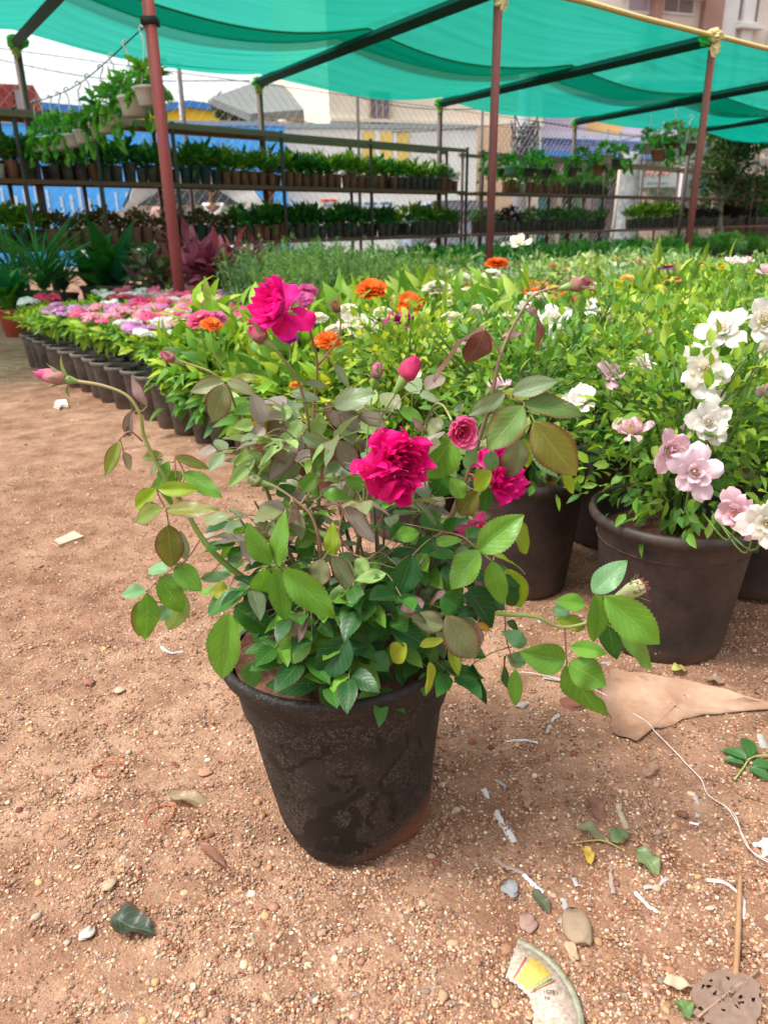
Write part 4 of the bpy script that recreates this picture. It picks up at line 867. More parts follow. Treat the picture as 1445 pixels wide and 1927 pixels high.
SF = {'yel': small_fl((.9, .6, .03)), 'red': small_fl((.7, .04, .05)), 'coral': small_fl((.85, .25, .15)), 'pur': small_fl((.25, .04, .3)), 'org': small_fl((.9, .3, .02)), 'pk': small_fl((.85, .35, .45)), 'wh': small_fl((.85, .82, .72))}
PLANTS = []
def plant(name, x, y, pot, fol, label, group, cat='potted plant', sc_=1.0, rz=None, z=0.0, potname='pot', rs=random.Random(5)):
    r_ = thing(name, (x, y, z), label, cat, group); r_.rotation_euler = (0, 0, rs.random()*6.28 if rz is None else rz); r_.scale = (sc_,)*3
    if pot: obj('pot', POTM[pot], r_)
    if fol is not None: obj('foliage', fol, r_)
    return r_

# ---------------------------------------------------------------- the flower beds
E0 = A(.70, 1.66); e2 = A(-.63, .777); e1 = A(.777, .63)
rs = random.Random(11)
def inview(x, y, m=.2): return abs(x) < .53*(y*.932+.362)+m
def ok_shelf(x, y): return (Vector((x, y, 0))-S(0, .5, 0)).dot(NQ) > .45
row_n = {}
def lab(kind, i, j): return f'{kind}, {ordn(j+1)} row from path, {ordn(i+1)} from near end'
# large rose bushes
BUSH = []
i = 0
for i in range(3):
    for j in range(0, 10):
        x, y = E0+e2*(.47*i)+e1*(.5*j)
        if (i, j) != (0, 0): x += rs.uniform(-.03, .03); y += rs.uniform(-.03, .03)
        if not inview(x, y, .25): continue
        col = {(0, 0): 'leafy rose bush in large black tub in front, pale pink blooms', (1, 0): 'rose bush in black tub just behind the foremost tub', (0, 1): 'white rose bush in dark tub at the right edge'}.get((i, j)) or lab('leafy rose bush in tub', i, j)
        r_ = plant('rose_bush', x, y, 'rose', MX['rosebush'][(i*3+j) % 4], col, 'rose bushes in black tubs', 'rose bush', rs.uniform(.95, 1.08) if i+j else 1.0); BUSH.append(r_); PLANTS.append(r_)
# small pots in rows
PC_ = ['pink', 'lilac', 'rose', 'pale', 'white', 'pink', 'pale']
t = 1.47; i = 0
while t < 6.9:
    s_ = 0.0; j = 0
    while s_ < 7.2:
        sp = .205 if (t > 2.7 and s_ < 1.0) or s_ < .15 else .3
        x, y = E0+e2*(t+rs.uniform(-.02, .02))+e1*(s_+rs.uniform(-.02, .02)); k = rs.randrange(3)
        if not inview(x, y) or not ok_shelf(x, y) or (t > 5.6 and s_ < 2.2) or (t > 5.5 and s_ < .1): s_ += sp; j += 1; continue
        if (s_ < 1.0 and t > 2.75) or (t > 3.9 and s_ < 1.5):
            lt = t > 4.55 and s_ < .45; c_ = 'none' if lt and rs.random() < .8 else PC_[rs.randrange(7)]
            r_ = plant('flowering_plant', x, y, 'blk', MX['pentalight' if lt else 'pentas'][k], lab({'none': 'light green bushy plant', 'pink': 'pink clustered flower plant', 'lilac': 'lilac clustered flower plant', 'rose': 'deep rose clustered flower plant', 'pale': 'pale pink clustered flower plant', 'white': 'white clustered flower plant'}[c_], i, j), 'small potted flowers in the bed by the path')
            if c_ != 'none':
                for q in range(rs.choice((3, 4, 5))):
                    a = rs.random()*6.28; rr = rs.uniform(.02, .1); f_ = obj('flower_cluster', CL[c_], r_, (rr*math.cos(a), rr*math.sin(a), (.485-rr*.3)+rs.uniform(0, .03))); f_.rotation_euler = (rs.uniform(-.3, .3), rs.uniform(-.3, .3), a); f_.scale = (rs.uniform(1.0, 1.5),)*3
        elif t < 3.0 and s_ < 1.9:
            r_ = plant('zinnia_plant', x, y, 'brn' if (j == 0 and 1.9 > t > 1.4) else 'blk', MX['zinnia'][k], lab('broad leaved light green zinnia plant', i, j), 'zinnia plants in small pots', sc_=rs.uniform(.82, 1.15) if s_ > .1 else .85)
        else:
            if (j+i) % 2 and not (s_ < 1.9): s_ += sp; j += 1; continue
            if y < 6.6 and y > 4.3 and x < .25 and x > -1.9: kk = 'rosemary'; lb = 'feathery grey green herb plant'
            elif y <= 4.4 and x < .45: kk = 'zinnia' if rs.random() < .7 else 'teal'; lb = 'green leafy flower plant'
            elif x > .3*y and y < 6.2: kk = 'lance' if rs.random() < .7 else 'calib'; lb = 'bright yellow green leafy bedding plant'
            elif x > .05*y and y < 6.8: kk = 'calib'; lb = 'low plant dotted with small bright flowers'
            elif y < 9.3: kk = 'vari' if x > -.2 or rs.random() < .3 else 'shrub'; lb = 'pale variegated low bush' if kk == 'vari' else 'dark green shrub'
            else: kk = 'shrub'; lb = 'dark green shrub'
            if kk in ('shrub', 'vari') and x < -.9: s_ += sp; j += 1; continue
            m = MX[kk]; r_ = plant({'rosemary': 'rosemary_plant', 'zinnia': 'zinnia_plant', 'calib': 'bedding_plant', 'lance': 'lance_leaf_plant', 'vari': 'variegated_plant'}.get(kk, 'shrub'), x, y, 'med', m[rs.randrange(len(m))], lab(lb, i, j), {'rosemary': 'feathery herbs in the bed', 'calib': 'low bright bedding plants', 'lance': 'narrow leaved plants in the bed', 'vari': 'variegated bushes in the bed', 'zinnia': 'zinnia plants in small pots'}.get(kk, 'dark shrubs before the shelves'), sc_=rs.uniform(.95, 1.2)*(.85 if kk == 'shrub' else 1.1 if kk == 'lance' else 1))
            if kk in ('calib', 'vari', 'lance', 'teal') and y < 8:
                for q in range(9 if kk == 'calib' else rs.choice((0, 1, 3))):
                    a = rs.random()*6.28; rr = rs.uniform(.03, .2); f_ = obj('flower', SF[rs.choice(('yel', 'red', 'coral', 'pur', 'pk', 'yel', 'org'))], r_, (rr*math.cos(a), rr*math.sin(a), .47-rr*.3+(.1 if kk != 'calib' else 0))); f_.scale = (1.3,)*3
        PLANTS.append(r_); s_ += sp; j += 1
    i += 1; t += .205
# dark shrubs in a double line at the foot of the shelves
n = 0
for dd in (1.0, 1.5, 2.0):
    u = u_px(440)+.1*dd
    while u < u_px(1445)+1:
        p = S(u, dd, 0); c_ = camz(p)
        if p.x > .0 or dd < 1.9:
            kk = rs.choice(('shrub', 'shrub', 'shrub', 'shrub', 'lance', 'vari', 'vari')) if dd > 1.2 else rs.choice(('shrub', 'shrub', 'shrub', 'lance')); n += 1
            plant('shrub', p.x+rs.uniform(-.05, .05), p.y+rs.uniform(-.05, .05), 'med', MX[kk][rs.randrange(len(MX[kk]))], f'{dict(shrub="dark green shrub", vari="pale variegated bush", lance="yellow green narrow leaved plant")[kk]}, {ordn(n)} from left in {dict([(1.0,"back"),(1.5,"middle"),(2.0,"front")])[dd]} line below shelves', 'shrubs lined up below the shelves', sc_=rs.uniform(.68, .86))
        u += .52
    n = 0
# explicit plants behind the left bed
def at_px(px, Y): return X_at(px, Y), Y
for name, px, Y, pot, key, sc_, lb in (
    ('dracaena_plant', 62, 8.5, 'big', 'dracaena', 1.0, 'fountain shaped grassy dracaena in black tub, foremost at far left'),
    ('dracaena_plant', 10, 9.0, 'big', 'dracaena', .95, 'grassy dracaena behind the red pot at the left edge'),
    ('dracaena_plant', 100, 9.3, 'big', 'dracaena', .8, 'smaller grassy dracaena behind the foremost one'),
    ('broadleaf_plant', -6, 7.6, 'bigr', 'bigleaf', .8, 'broad leaved plant in red pot cut by the left edge'),
    ('broadleaf_plant', 205, 8.9, 'big', 'bigleaf', 1.15, 'large glossy broad leaved plant in black pot left of the maroon ones'),
    ('broadleaf_plant', 165, 9.5, 'big', 'bigleaf', 1.0, 'broad leaved plant behind the glossy one under the shelf'),
    ('broadleaf_plant', 300, 9.6, 'med', 'bigleaf', 1.0, 'broad leaved plant just left of the red post below shelf'),
    ('broadleaf_plant', 385, 10.2, 'med', 'bigleaf', 1.0, 'broad leaved plant right of the red post below shelf'),
    ('cordyline_plant', 262, 8.2, 'bigb', 'creamti', .95, 'cream and pink leaved plant in brown pot by the post'),
    ('cordyline_plant', 300, 8.3, 'big', 'creamti', .9, 'cream leaved plant touching the left of the red post'),
    ('cordyline_plant', 372, 7.2, 'big', 'ti', 1.0, 'maroon leaved cordyline directly right of the red post'),
    ('cordyline_plant', 425, 8.1, 'big', 'ti', 1.0, 'maroon leaved cordyline, second right of the red post'),
    ('cordyline_plant', 318, 8.9, 'big', 'ti', .95, 'maroon leaved cordyline directly left of the red post'),
    ('cordyline_plant', 470, 8.6, 'big', 'ti', .95, 'maroon leaved cordyline, third right of the red post'),
    ('cordyline_plant', 395, 7.3, 'big', 'ti', 1.0, 'front maroon leaved cordyline just right of the red post'),
    ('cordyline_plant', 345, 9.4, 'big', 'ti', 1.1, 'maroon leaved cordyline behind the red post'),
    ('cordyline_plant', 540, 8.8, 'big', 'ti', .85, 'rightmost maroon leaved cordyline among the feathery herbs')):
    x, y = at_px(px, Y); m = MX[key]; plant(name, x, y, pot, m[int(px) % len(m)], lb, None, sc_=sc_)
# shelf pots
def shelf_row(u0, u1, z, depth, seq, where, step=.162, sc_=1.0):
    n = 0; u = u0
    while u < u1:
        f = (u-u0)/(u1-u0); pot, key, pc, kc = seq(f, n); n += 1
        if pot and rs.random() > .035:
            p = S(u, depth, z); m = MX[key]
            plant('shelf_plant', p.x+rs.uniform(-.008, .008), p.y, pot, m[rs.randrange(len(m))], f'{kc} plant in {pc} pot, {ordn(n)} from left in {where}', 'small pots lined up on the shelves', sc_=rs.choice((.85, .95, 1.0, 1.05, 1.15))*sc_, z=z)
        u += step*rs.uniform(.96, 1.06)
def seqM(f, n):
    if f < .1: return ('shw' if n % 4 == 1 else 'shk', 'sl', 'white' if n % 4 == 1 else 'black', 'pointed leaf')
    if f < .33: return ('shk' if n % 6 else 'shb', 'sd', 'black' if n % 6 else 'brown', 'dark leafy')
    if f < .42: return ('sht', 'sd' if n % 2 else 'sl', 'dark green', 'dark leafy')
    if f < .82: return ('shb', 'sl' if (n//4) % 3 != 2 else 'sd', 'brown', 'yellow green')
    if f < .95: return ('shk', 'sf' if n % 2 else 'sl', 'black', 'fine leaved')
    return ('shb', 'sf', 'brown', 'bushy green')
def seqL(f, n):
    if f < .14: return ('shk', 'sl', 'black', 'yellow green')
    if f < .34: return ('shb', 'sm', 'brown', 'reddish')
    if f < .44: return ('sht' if n % 2 else 'shk', 'sm', 'dark', 'maroon tinged')
    if f < .55: return ('shb', 'sd', 'brown', 'dark leafy')
    if f < .8: return ('shk', 'sd', 'black', 'dark leafy')
    return ('shk', 'sf' if n % 3 else 'sl', 'black', 'bushy green')
shelf_row(uL+.1, uR-.1, ZM, .36, seqM, 'front of left upper deck'); shelf_row(uL+.1, uR-.1, ZM, .14, seqM, 'back of left upper deck')
shelf_row(uL+.1, uR-.1, ZL, .36, seqL, 'front of left lower deck'); shelf_row(uL+.1, uR-.1, ZL, .14, seqL, 'back of left lower deck')
a_, b_ = u_px(960), u_px(1150)
shelf_row(a_, b_, ZM, .34, lambda f, n: ('shw', 'sd', 'white', 'green') if n == 3 else (('shb', 'sl', 'brown', 'yellow green') if f < .25 else ('shb' if f < .55 else 'shk', 'sf', 'brown' if f < .55 else 'black', 'fine leaved')), 'right upper deck', .19, 1.05)
shelf_row(u_px(905), b_, ZL, .36, lambda f, n: ('shk', 'sk' if .15 < f < .3 else 'sf', 'black', 'bushy'), 'right lower deck, west half', .19, 1.15)
shelf_row(u_px(1192), u_px(1470), ZL, .36, lambda f, n: ('shk', 'sl' if f < .25 else ('sk' if f < .8 else 'sd'), 'black', 'yellow green' if f < .25 else ('dark purple' if f < .8 else 'green')), 'right lower deck, east half', .21, 1.3)

# ---------------------------------------------------------------- hanging baskets
def basket(p, pot, fol, label, group, hook_z, s_=1.0):
    r_ = thing('hanging_basket', p, label, 'hanging basket', group); r_.rotation_euler = (0, 0, rs.random()*6.28)
    o = obj('basket', BSK[pot], r_); o.scale = (s_,)*3; o = obj('foliage', MX['hang'][fol], r_); o.scale = (s_,)*3
    mb = MB(); h = hook_z-p.z
    for a in (0, 2.1, 4.2): tube(mb, [(.1*s_*math.cos(a), .1*s_*math.sin(a), .11*s_), (0, 0, h-.12)], .004, 4, (.75, .78, .76))
    tube(mb, [(0, 0, h-.14), (0, 0, h-.05), (.02, 0, h-.02), (.03, 0, h+.015), (0, 0, h+.03), (-.02, 0, h+.005)], .0065, 5, (.8, .82, .8), 4)
    obj('hanger', mb.mesh('hanger', VC), r_)
def bsk(mat):
    mb = MB(); lathe(mb, [(0, 0), (.07, .0), (.078, .01), (.1, .11), (.108, .112), (.108, .13), (.1, .13), (.092, .1)], 24); soil_disc(mb, .094, .105, 2, 1); return mb.mesh('basket', [mat, SOIL])
BSK = {'w': bsk(PWHT), 'k': bsk(PBLK), 'b': bsk(PBRN), 'g': bsk(m_pot('pale_green_plastic', (.25, .5, .4), (.3, .45, .35)))}
wa = Vector((PA.x, PA.y, 2.36)); wb = S(u_px(92), .5, 2.34); WN = 11
for k in range(WN):
    f = (k+.5)/WN; q = wa.lerp(wb, f); hz = q.z-.1*math.sin(math.pi*f)
    basket(Vector((q.x, q.y, hz-.5)), 'w', k % 3, f'white hanging basket of trailing vines, {ordn(k+1)} along the wire from the red post', 'white baskets hung on the left wire', hz, rs.uniform(.9, 1.2))
mb = MB(); tube(mb, [wa, wa.lerp(wb, .5)-Vector((0, 0, .1)), wb], .005, 5, (.02, .02, .02), 8)
box(mb, (PA.x, PA.y, 2.36), (.11, .11, .05), 0, (.02, .02, .02)); mb.build('hanging_wire', VC, None, label='black wire tied to the red post carrying white baskets', cat='wire')
HB = [(918, 330, 15.4, 'g'), (937, 333, 15.2, 'k'), (960, 329, 14.8, 'g'), (993, 333, 14.3, 'k'), (1007, 320, 14.6, 'w'), (1024, 335, 13.8, 'k'), (1074, 333, 13.2, 'k'), (1092, 318, 13.4, 'w'), (1120, 330, 12.6, 'b'), (1139, 310, 12.4, 'w'), (1163, 319, 12.0, 'k'), (1238, 303, 11.2, 'b'), (1264, 279, 11.3, 'k'), (1217, 290, 11.6, 'w'), (1290, 292, 10.9, 'k')]
for k, (px, py, Y, c_) in enumerate(HB):
    p = at(px, py, Y); basket(p, c_, 3 if k in (8, 12, 13, 14) else k % 3, f'{dict(g="pale green", k="black", w="white", b="brown")[c_]} basket, {ordn(k+1)} in the hanging line between middle and right posts', 'baskets hung over the right shelf', p.z+.45, 1.1)
# explicit zinnia and rose flowers carried by the nearest plant
def nearest(x, y, pool): return min(pool, key=lambda r: (r.location.x-x)**2+(r.location.y-y)**2)
ZP = [r for r in PLANTS if r.name.startswith('zinnia')]
ORG, MAG, WHT, PUR = (.9, .17, .01), (.62, .05, .32), (.82, .82, .6), (.3, .02, .25)
for k, (px, py, Y, w_, c_, cen, f_) in enumerate([(700, 546, 3.5, 54, ORG, ORG, (0, -.5, 1)), (765, 572, 3.2, 50, ORG, (.8, .4, .05), (-.1, -.7, .8)), (788, 566, 3.4, 30, ORG, ORG, (.3, -.2, 1)), (757, 606, 3.0, 66, MAG, (.7, .3, .1), (0, -.15, 1)), (578, 549, 3.5, 38, (.75, .12, .35), MAG, (.2, -.4, 1)), (572, 565, 3.4, 36, (.72, .15, .38), MAG, (0, -.6, .8)),
    (682, 615, 3.1, 50, WHT, (.8, .6, .1), (0, -.7, .8)), (655, 584, 3.2, 34, WHT, (.7, .7, .3), (0, -.4, 1)), (626, 622, 2.9, 30, WHT, (.7, .6, .2), (-.3, -.4, 1)), (822, 545, 3.8, 50, WHT, (.7, .7, .3), (0, -.2, 1)), (617, 642, 2.8, 46, ORG, (.7, .1, .01), (0, -.5, 1)), (545, 640, 2.9, 30, PUR, PUR, (0, -.3, 1)),
    (378, 603, 3.3, 48, (.85, .12, .3), (.9, .4, .1), (-.2, -.4, 1)), (398, 612, 3.1, 38, (.95, .25, .03), ORG, (.2, -.4, 1)), (410, 598, 3.4, 34, (.8, .2, .4), MAG, (.3, -.4, 1)), (935, 498, 4.2, 42, ORG, (.8, .3, .02), (0, -.2, 1)), (1064, 567, 3.6, 44, ORG, (.8, .2, .02), (.1, -.3, 1)), (1000, 552, 3.9, 34, (.85, .2, .03), ORG, (0, -.2, 1)),
    (925, 518, 4.0, 34, WHT, WHT, (0, -.3, 1)), (745, 565, 3.5, 26, (.8, .7, .2), WHT, (0, -.3, 1)), (557, 725, 2.6, 22, (.95, .35, .02), ORG, (0, -.2, 1)), (1010, 566, 3.4, 50, WHT, WHT, (0, -.3, 1)), (1170, 602, 3.2, 42, WHT, (.7, .7, .3), (0, -.3, 1)), (840, 572, 3.4, 26, WHT, WHT, (0, -.2, 1)), (820, 552, 3.9, 24, (.5, .2, .05), ORG, (0, -.2, 1))]+[(int(px), int(py), Y, int(sz), (WHT, WHT, (.85, .6, .6), MAG, (.9, .6, .1))[int(ci)], (.75, .7, .3), (0, -.4, 1)) for px, py, Y, sz, ci in ((850, 600, 3.0, 30, 0), (900, 585, 3.2, 26, 0), (960, 600, 3.1, 30, 0), (1090, 610, 3.1, 30, 0), (1140, 590, 3.3, 26, 1), (1200, 570, 3.5, 24, 0), (1240, 545, 3.9, 20, 4), (1080, 530, 4.5, 22, 3), (1120, 538, 4.4, 20, 2), (1180, 525, 4.8, 20, 4), (880, 552, 3.8, 24, 1), (720, 590, 3.2, 28, 0), (600, 600, 3.0, 26, 0), (870, 525, 4.2, 24, 0), (1010, 605, 3.0, 30, 0), (1040, 545, 4.2, 20, 4))]):
    p = at(px, py, Y); r_ = nearest(p.x, p.y, ZP if Y < 3.9 else PLANTS); mb = MB(); M = facing(f_, k)
    zinnia(mb, w_*.5/F*camz(p)*(1.35 if k > 24 else 1.1), M, p, c_, cen, 5, k, .8); b = Vector((r_.location.x*.55+p.x*.45, r_.location.y*.55+p.y*.45, .25)); fl = mb.build('flower', PETAL, None)
    mb = MB(); tube(mb, [b, Vector((p.x*.9+b.x*.1, p.y*.9+b.y*.1, p.z*.6+.1)), p], .0035, 5, (.18, .3, .07), 5); st = mb.build('stem', STEM, None)
    for o in (fl, st):
        o.parent = r_; q = r_.location; M4 = Matrix.Translation(q) @ r_.rotation_euler.to_matrix().to_4x4() @ Matrix.Diagonal((*r_.scale, 1)); o.matrix_parent_inverse = M4.inverted()
WR, PK, CR = (.94, .92, .83), (.9, .6, .65), (.94, .88, .66)
for k, (px, py, Y, w_, c1, c2, f_, op) in enumerate([(1325, 697, 1.75, 92, CR, WR, (-.35, -1, .25), 1.0), (1362, 628, 1.8, 92, WR, WR, (-.6, -.5, .7), .85), (1432, 608, 1.75, 84, CR, WR, (-.1, -1, .5), .75), (1330, 795, 1.7, 88, WR, WR, (-.2, -.8, .3), 1.0), (1340, 752, 1.75, 40, CR, WR, (.2, -1, .3), .8), (1440, 982, 1.45, 92, CR, WR, (-.3, -1, .3), .95),
    (1092, 764, 1.95, 84, WR, WR, (-.4, -.3, 1), .95), (1190, 818, 1.75, 76, PK, PK, (-.3, -.2, 1), .7), (1252, 846, 1.65, 84, PK, PK, (.4, -1, .2), .95), (1300, 888, 1.55, 96, (.9, .7, .7), (.87, .68, .74), (-.1, -1, .35), 1.05), (1388, 962, 1.5, 80, PK, PK, (-.7, -.8, .1), .9), (1418, 1000, 1.52, 40, PK, PK, (0, -.8, .5), .8),
    (1150, 706, 2.3, 46, (.85, .6, .7), PK, (-.2, -.8, .5), .8), (1206, 690, 2.4, 42, PK, WR, (.1, -.6, .8), .8), (1218, 629, 2.9, 28, PK, PK, (0, -.5, 1), .9), (940, 735, 2.5, 46, (.86, .68, .7), PK, (0, -.4, 1), .9), (978, 461, 3.6, 36, CR, WR, (-.2, -.6, .8), .8), (1042, 607, 2.9, 66, WR, WR, (-.2, -.8, .6), .95),
    (1110, 583, 3.3, 42, WR, WR, (0, -.5, 1), .9), (985, 582, 3.0, 30, WR, WR, (0, -.6, 1), .8), (1290, 812, 1.9, 40, PK, PK, (-.5, -.6, .5), .8), (1436, 660, 1.95, 52, CR, CR, (0, -1, .1), .6), (1380, 497, 3.2, 32, (.86, .7, .7), WR, (0, -.3, 1), .8), (1440, 515, 2.9, 34, PK, PK, (0, -.5, 1), .8), (1115, 646, 3.0, 26, (.85, .7, .6), PK, (0, -.4, 1), .8), (1436, 740, 1.9, 44, PK, PK, (.2, -.8, .3), .8), (880, 655, 2.7, 34, WR, WR, (-.1, -.6, .6), .8), (1025, 640, 2.7, 38, WR, WR, (0, -.8, .3), .8), (1405, 494, 3.3, 22, PK, PK, (0, -.3, 1), .8), (775, 712, 2.3, 36, WR, CR, (-.2, -.7, .6), .8), (660, 605, 3.0, 40, WR, CR, (0, -.6, .7), .9)]):
    r_ = nearest(*at(px, py, Y).xy, BUSH); p = at(px, py, Y-(.24 if Y < 2.0 else .56)); mb = MB(); rad = w_*.5/F*camz(p)*(1.0 if w_ > 60 else 1.2)
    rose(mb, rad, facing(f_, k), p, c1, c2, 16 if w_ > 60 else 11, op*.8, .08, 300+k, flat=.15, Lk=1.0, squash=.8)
    if w_ > 60:
        M = np.array(facing(f_)); g_ = np.random.RandomState(k)
        for q in range(14): d = A(g_.randn()*.1, g_.randn()*.1, .55)*rad; mb.add(ICO0[0]*rad*.03+(d @ M.T)+A(*p), ICO0[1], (.6, .36, .06))
    fl = mb.build('rose_flower', PETAL, None); b = Vector((r_.location.x*.5+p.x*.5, r_.location.y*.5+p.y*.5, .42))
    mb = MB(); tube(mb, [b, Vector((p.x*.85+b.x*.15, p.y*.85+b.y*.15, p.z*.7+.08)), p], .0018, 5, (.14, .24, .06), 5); st = mb.build('stem', STEM, None)
    for o in (fl, st): o.parent = r_; M4 = Matrix.Translation(r_.location) @ r_.rotation_euler.to_matrix().to_4x4() @ Matrix.Diagonal((*r_.scale, 1)); o.matrix_parent_inverse = M4.inverted()
# ---------------------------------------------------------------- the rose in the foreground
HP = Vector((-.062, 1.075, 0)); HERO = thing('potted_rose', HP, 'large magenta rose plant in dusty black pot alone on the gravel, foreground', 'potted rose')
HT = Matrix.Rotation(R(-2.0), 3, 'Y')
def wet_runs(mb):
    V = mb.V[-1]+np.array(HP); C = (V-A(0, 0, 1)) @ np.array(CM); px = 722.5-F*C[:, 0]/C[:, 2]; py = 963.5+F*C[:, 1]/C[:, 2]; front = V[:, 1] < HP.y+.01; w_ = np.zeros(len(V)); px = px+9*(vnoise(px/9, py/9, 3)-.5)+5*(vnoise(px/3.5, py/3.5, 5)-.5); py = py+12*(vnoise(px/10+50, py/10, 4)-.5)+5*(vnoise(px/3.5, py/3.5, 6)-.5)
    for wd, pts in ((4, ((619, 1416), (579, 1432), (543, 1449), (520, 1436), (508, 1422))), (4.5, ((759, 1343), (765, 1379), (762, 1409), (739, 1439), (719, 1465), (715, 1482), (735, 1499), (742, 1525), (739, 1548))), (6.5, ((735, 1499), (742, 1525), (739, 1545))), (4, ((785, 1336), (772, 1369))), (5, ((737, 1382), (712, 1399), (716, 1411))), (4, ((632, 1459), (666, 1459), (669, 1475), (652, 1485))),
        (9, ((680, 1490), (652, 1510), (610, 1535))), (17, ((605, 1540), (580, 1572), (625, 1560), (655, 1572))), (10, ((640, 1588), (690, 1590))), (11, ((668, 1525), (674, 1550), (655, 1560))), (12, ((600, 1594), (680, 1594))), (5, ((712, 1499), (702, 1522), (692, 1542), (702, 1555))), (3, ((529, 1399), (539, 1432))), (5, ((619, 1480), (634, 1484))), (2.5, ((556, 1361), (575, 1390))), (4, ((586, 1506), (600, 1512))), (4, ((540, 1480), (546, 1490))), (3, ((790, 1390), (792, 1408))), (13, ((572, 1583), (560, 1580)))):
        for (ax, ay), (bx, by) in zip(pts[:-1], pts[1:]):
            t = (((px-ax)*(bx-ax)+(py-ay)*(by-ay))/((bx-ax)**2+(by-ay)**2)).clip(0, 1); d = np.hypot(px-ax-t*(bx-ax), py-ay-t*(by-ay)); w_ = np.maximum(w_, np.clip(1.45-d/wd, 0, 1))
    mb.U[-1] = np.stack([w_*front, 0*w_, 0*w_], -1)
def hero_pot():
    mb = MB(); h = .38; sink = -.012
    def rm(a, z): return 1+np.clip((.12-z)/.12, 0, 1)*.045*np.cos(4*a+.9)
    prof = [(0, .012), (.112, .010), (.124, .012), (.131, .022), (.135, .04), *[(.135+.035*(z_-.04)/.26, z_) for z_ in np.linspace(.05, .30, 74)], (.1755, .334), (.1835, .3355), (.185, .339), (.1862, .348), (.1868, .351), (.1955, .3525), (.1985, .357), (.2035, .371), (.2045, .379), (.2015, .3845), (.196, .386), (.191, .3835), (.186, .371), (.18, .33), (.174, .28)]
    lathe(mb, [(r, z+sink) for r, z in prof], 420, (0, 0, 0), rmod=rm, M=HT); wet_runs(mb)
    o = mb.mesh('pot', HPOT); po = obj('pot', o, HERO); po.rotation_euler = (0, 0, 0)
    mb = MB(); r_ = .177; rs_ = np.random.RandomState(1); k = 60; V = []
    for a in np.linspace(0, 1, 26):
        for j in range(k):
            t = j/k*6.283; x, y = r_*a*math.cos(t), r_*a*math.sin(t); V.append((x, y, .325+.022*float(vnoise(np.array([x*38+9]), np.array([y*38+4]), 4)[0])+.009*float(vnoise(np.array([x*120]), np.array([y*120]), 5)[0])))
    V = np.array(V) @ np.array(HT).T; mb.add(V, grid_faces(26, k, True), (.1, .05, .03)); obj('soil', mb.mesh('soil', SOIL), HERO)
    mb = MB()
    for k in range(70):
        a, q = rs_.rand()*6.28, .16*rs_.rand()**.5; s_ = .003+.007*rs_.rand(); mb.add(ICO1[0]*(1+.4*(rs_.rand(42, 1)-.5))*s_*A(1, 1, .7)+A(q*math.cos(a), q*math.sin(a), .345), ICO1[1], (.17+.1*rs_.rand(), .075, .045))
    obj('soil_crumbs', mb.mesh('soil_crumbs', STONE), HERO)['kind'] = 'stuff'
hero_pot()
SURF = (HP.x, HP.y, .345)
CANES = []   # polylines used to attach the leaves
def P_(px, py, dcm=0): return at(px, py, 1.075+dcm/100)
def cane(pts, r, col, sm=6, thorns=0, name='cane'):
    P = [P_(*p) if len(p) == 3 and p[0] > 20 else Vector(p) for p in pts]
    mb = MB(); tube(mb, P, r, 8, col, sm); S_ = smooth_path(P, sm); CANES.append(S_)
    rs_ = np.random.RandomState(len(CANES))
    for k in range(thorns):
        i = rs_.randint(1, len(S_)-1); a = rs_.rand()*6.28; d = A(math.cos(a), .3*math.sin(a), .3); tube(mb, [S_[i], S_[i]+d*.004, S_[i]+d*.0075-A(0, 0, .002)], [.0016, .001, .0001], 5, (.3, .12, .08))
    return mb.build(name, STEM, HERO)
GC, RC, BC, PC2 = (.2, .3, .06), (.26, .13, .07), (.2, .13, .07), (.3, .1, .09)
B0 = (HP.x-.01, HP.y, .34)
cane([B0, (560, 1150, -2), (470, 1095, -5), (410, 1048, -6), (372, 1000, -6), (345, 950, -6), (300, 880, -7), (272, 822, -7), (264, 780, -7), (240, 745, -7), (195, 726, -7), (135, 716, -7)], [.0055, .005, .0045, .0035, .0028, .0024, .002, .0026], np.array([(.13, .14, .05), GC, (.24, .32, .07), (.3, .3, .09), (.34, .26, .14)]), 6, 5)
cane([(HP.x-.03, HP.y+.04, .34), (535, 1020, 4), (505, 930, 4), (478, 870, 3), (458, 815, 2), (443, 765, 1), (428, 728, 0), (400, 702, -1), (365, 688, -1), (335, 678, -1)], [.004, .003, .0022, .0017, .0015], np.array([BC, (.22, .24, .07), (.24, .3, .08), (.33, .22, .12)]), 6, 5)
cane([(HP.x, HP.y+.02, .34), (606, 1060, 0), (600, 950, 2), (588, 860, 2), (578, 780, 1), (560, 715, 0), (530, 672, -2), (503, 640, -3)], [.0045, .0035, .0028, .002, .0018], np.array([BC, (.18, .2, .07), (.24, .2, .09), (.3, .26, .12)]), 6, 6)
cane([(589, 860, 3), (590, 780, 4), (597, 690, 4), (588, 640, 3), (575, 600, 2), (552, 588, 1)], [.0025, .002, .002, .0024], RC, 6, 3)
cane([(597, 690, 4), (618, 664, 4), (637, 635, 4), (641, 605, 4), (637, 590, 4)], [.0017, .0012, .0014], PC2, 6)
cane([(HP.x+.02, HP.y-.02, .34), (672, 1050, -3), (690, 950, -5), (697, 880, -4), (705, 825, -2), (722, 775, -1), (743, 742, -1), (757, 716, -1)], [.004, .003, .002, .0017, .002], np.array([BC, (.18, .2, .06), (.25, .27, .1), (.3, .24, .12)]), 6, 3)
cane([(680, 980, 2), (688, 880, 6), (695, 780, 8), (706, 715, 8)], [.002, .0013, .0015], (.2, .3, .1), 6)
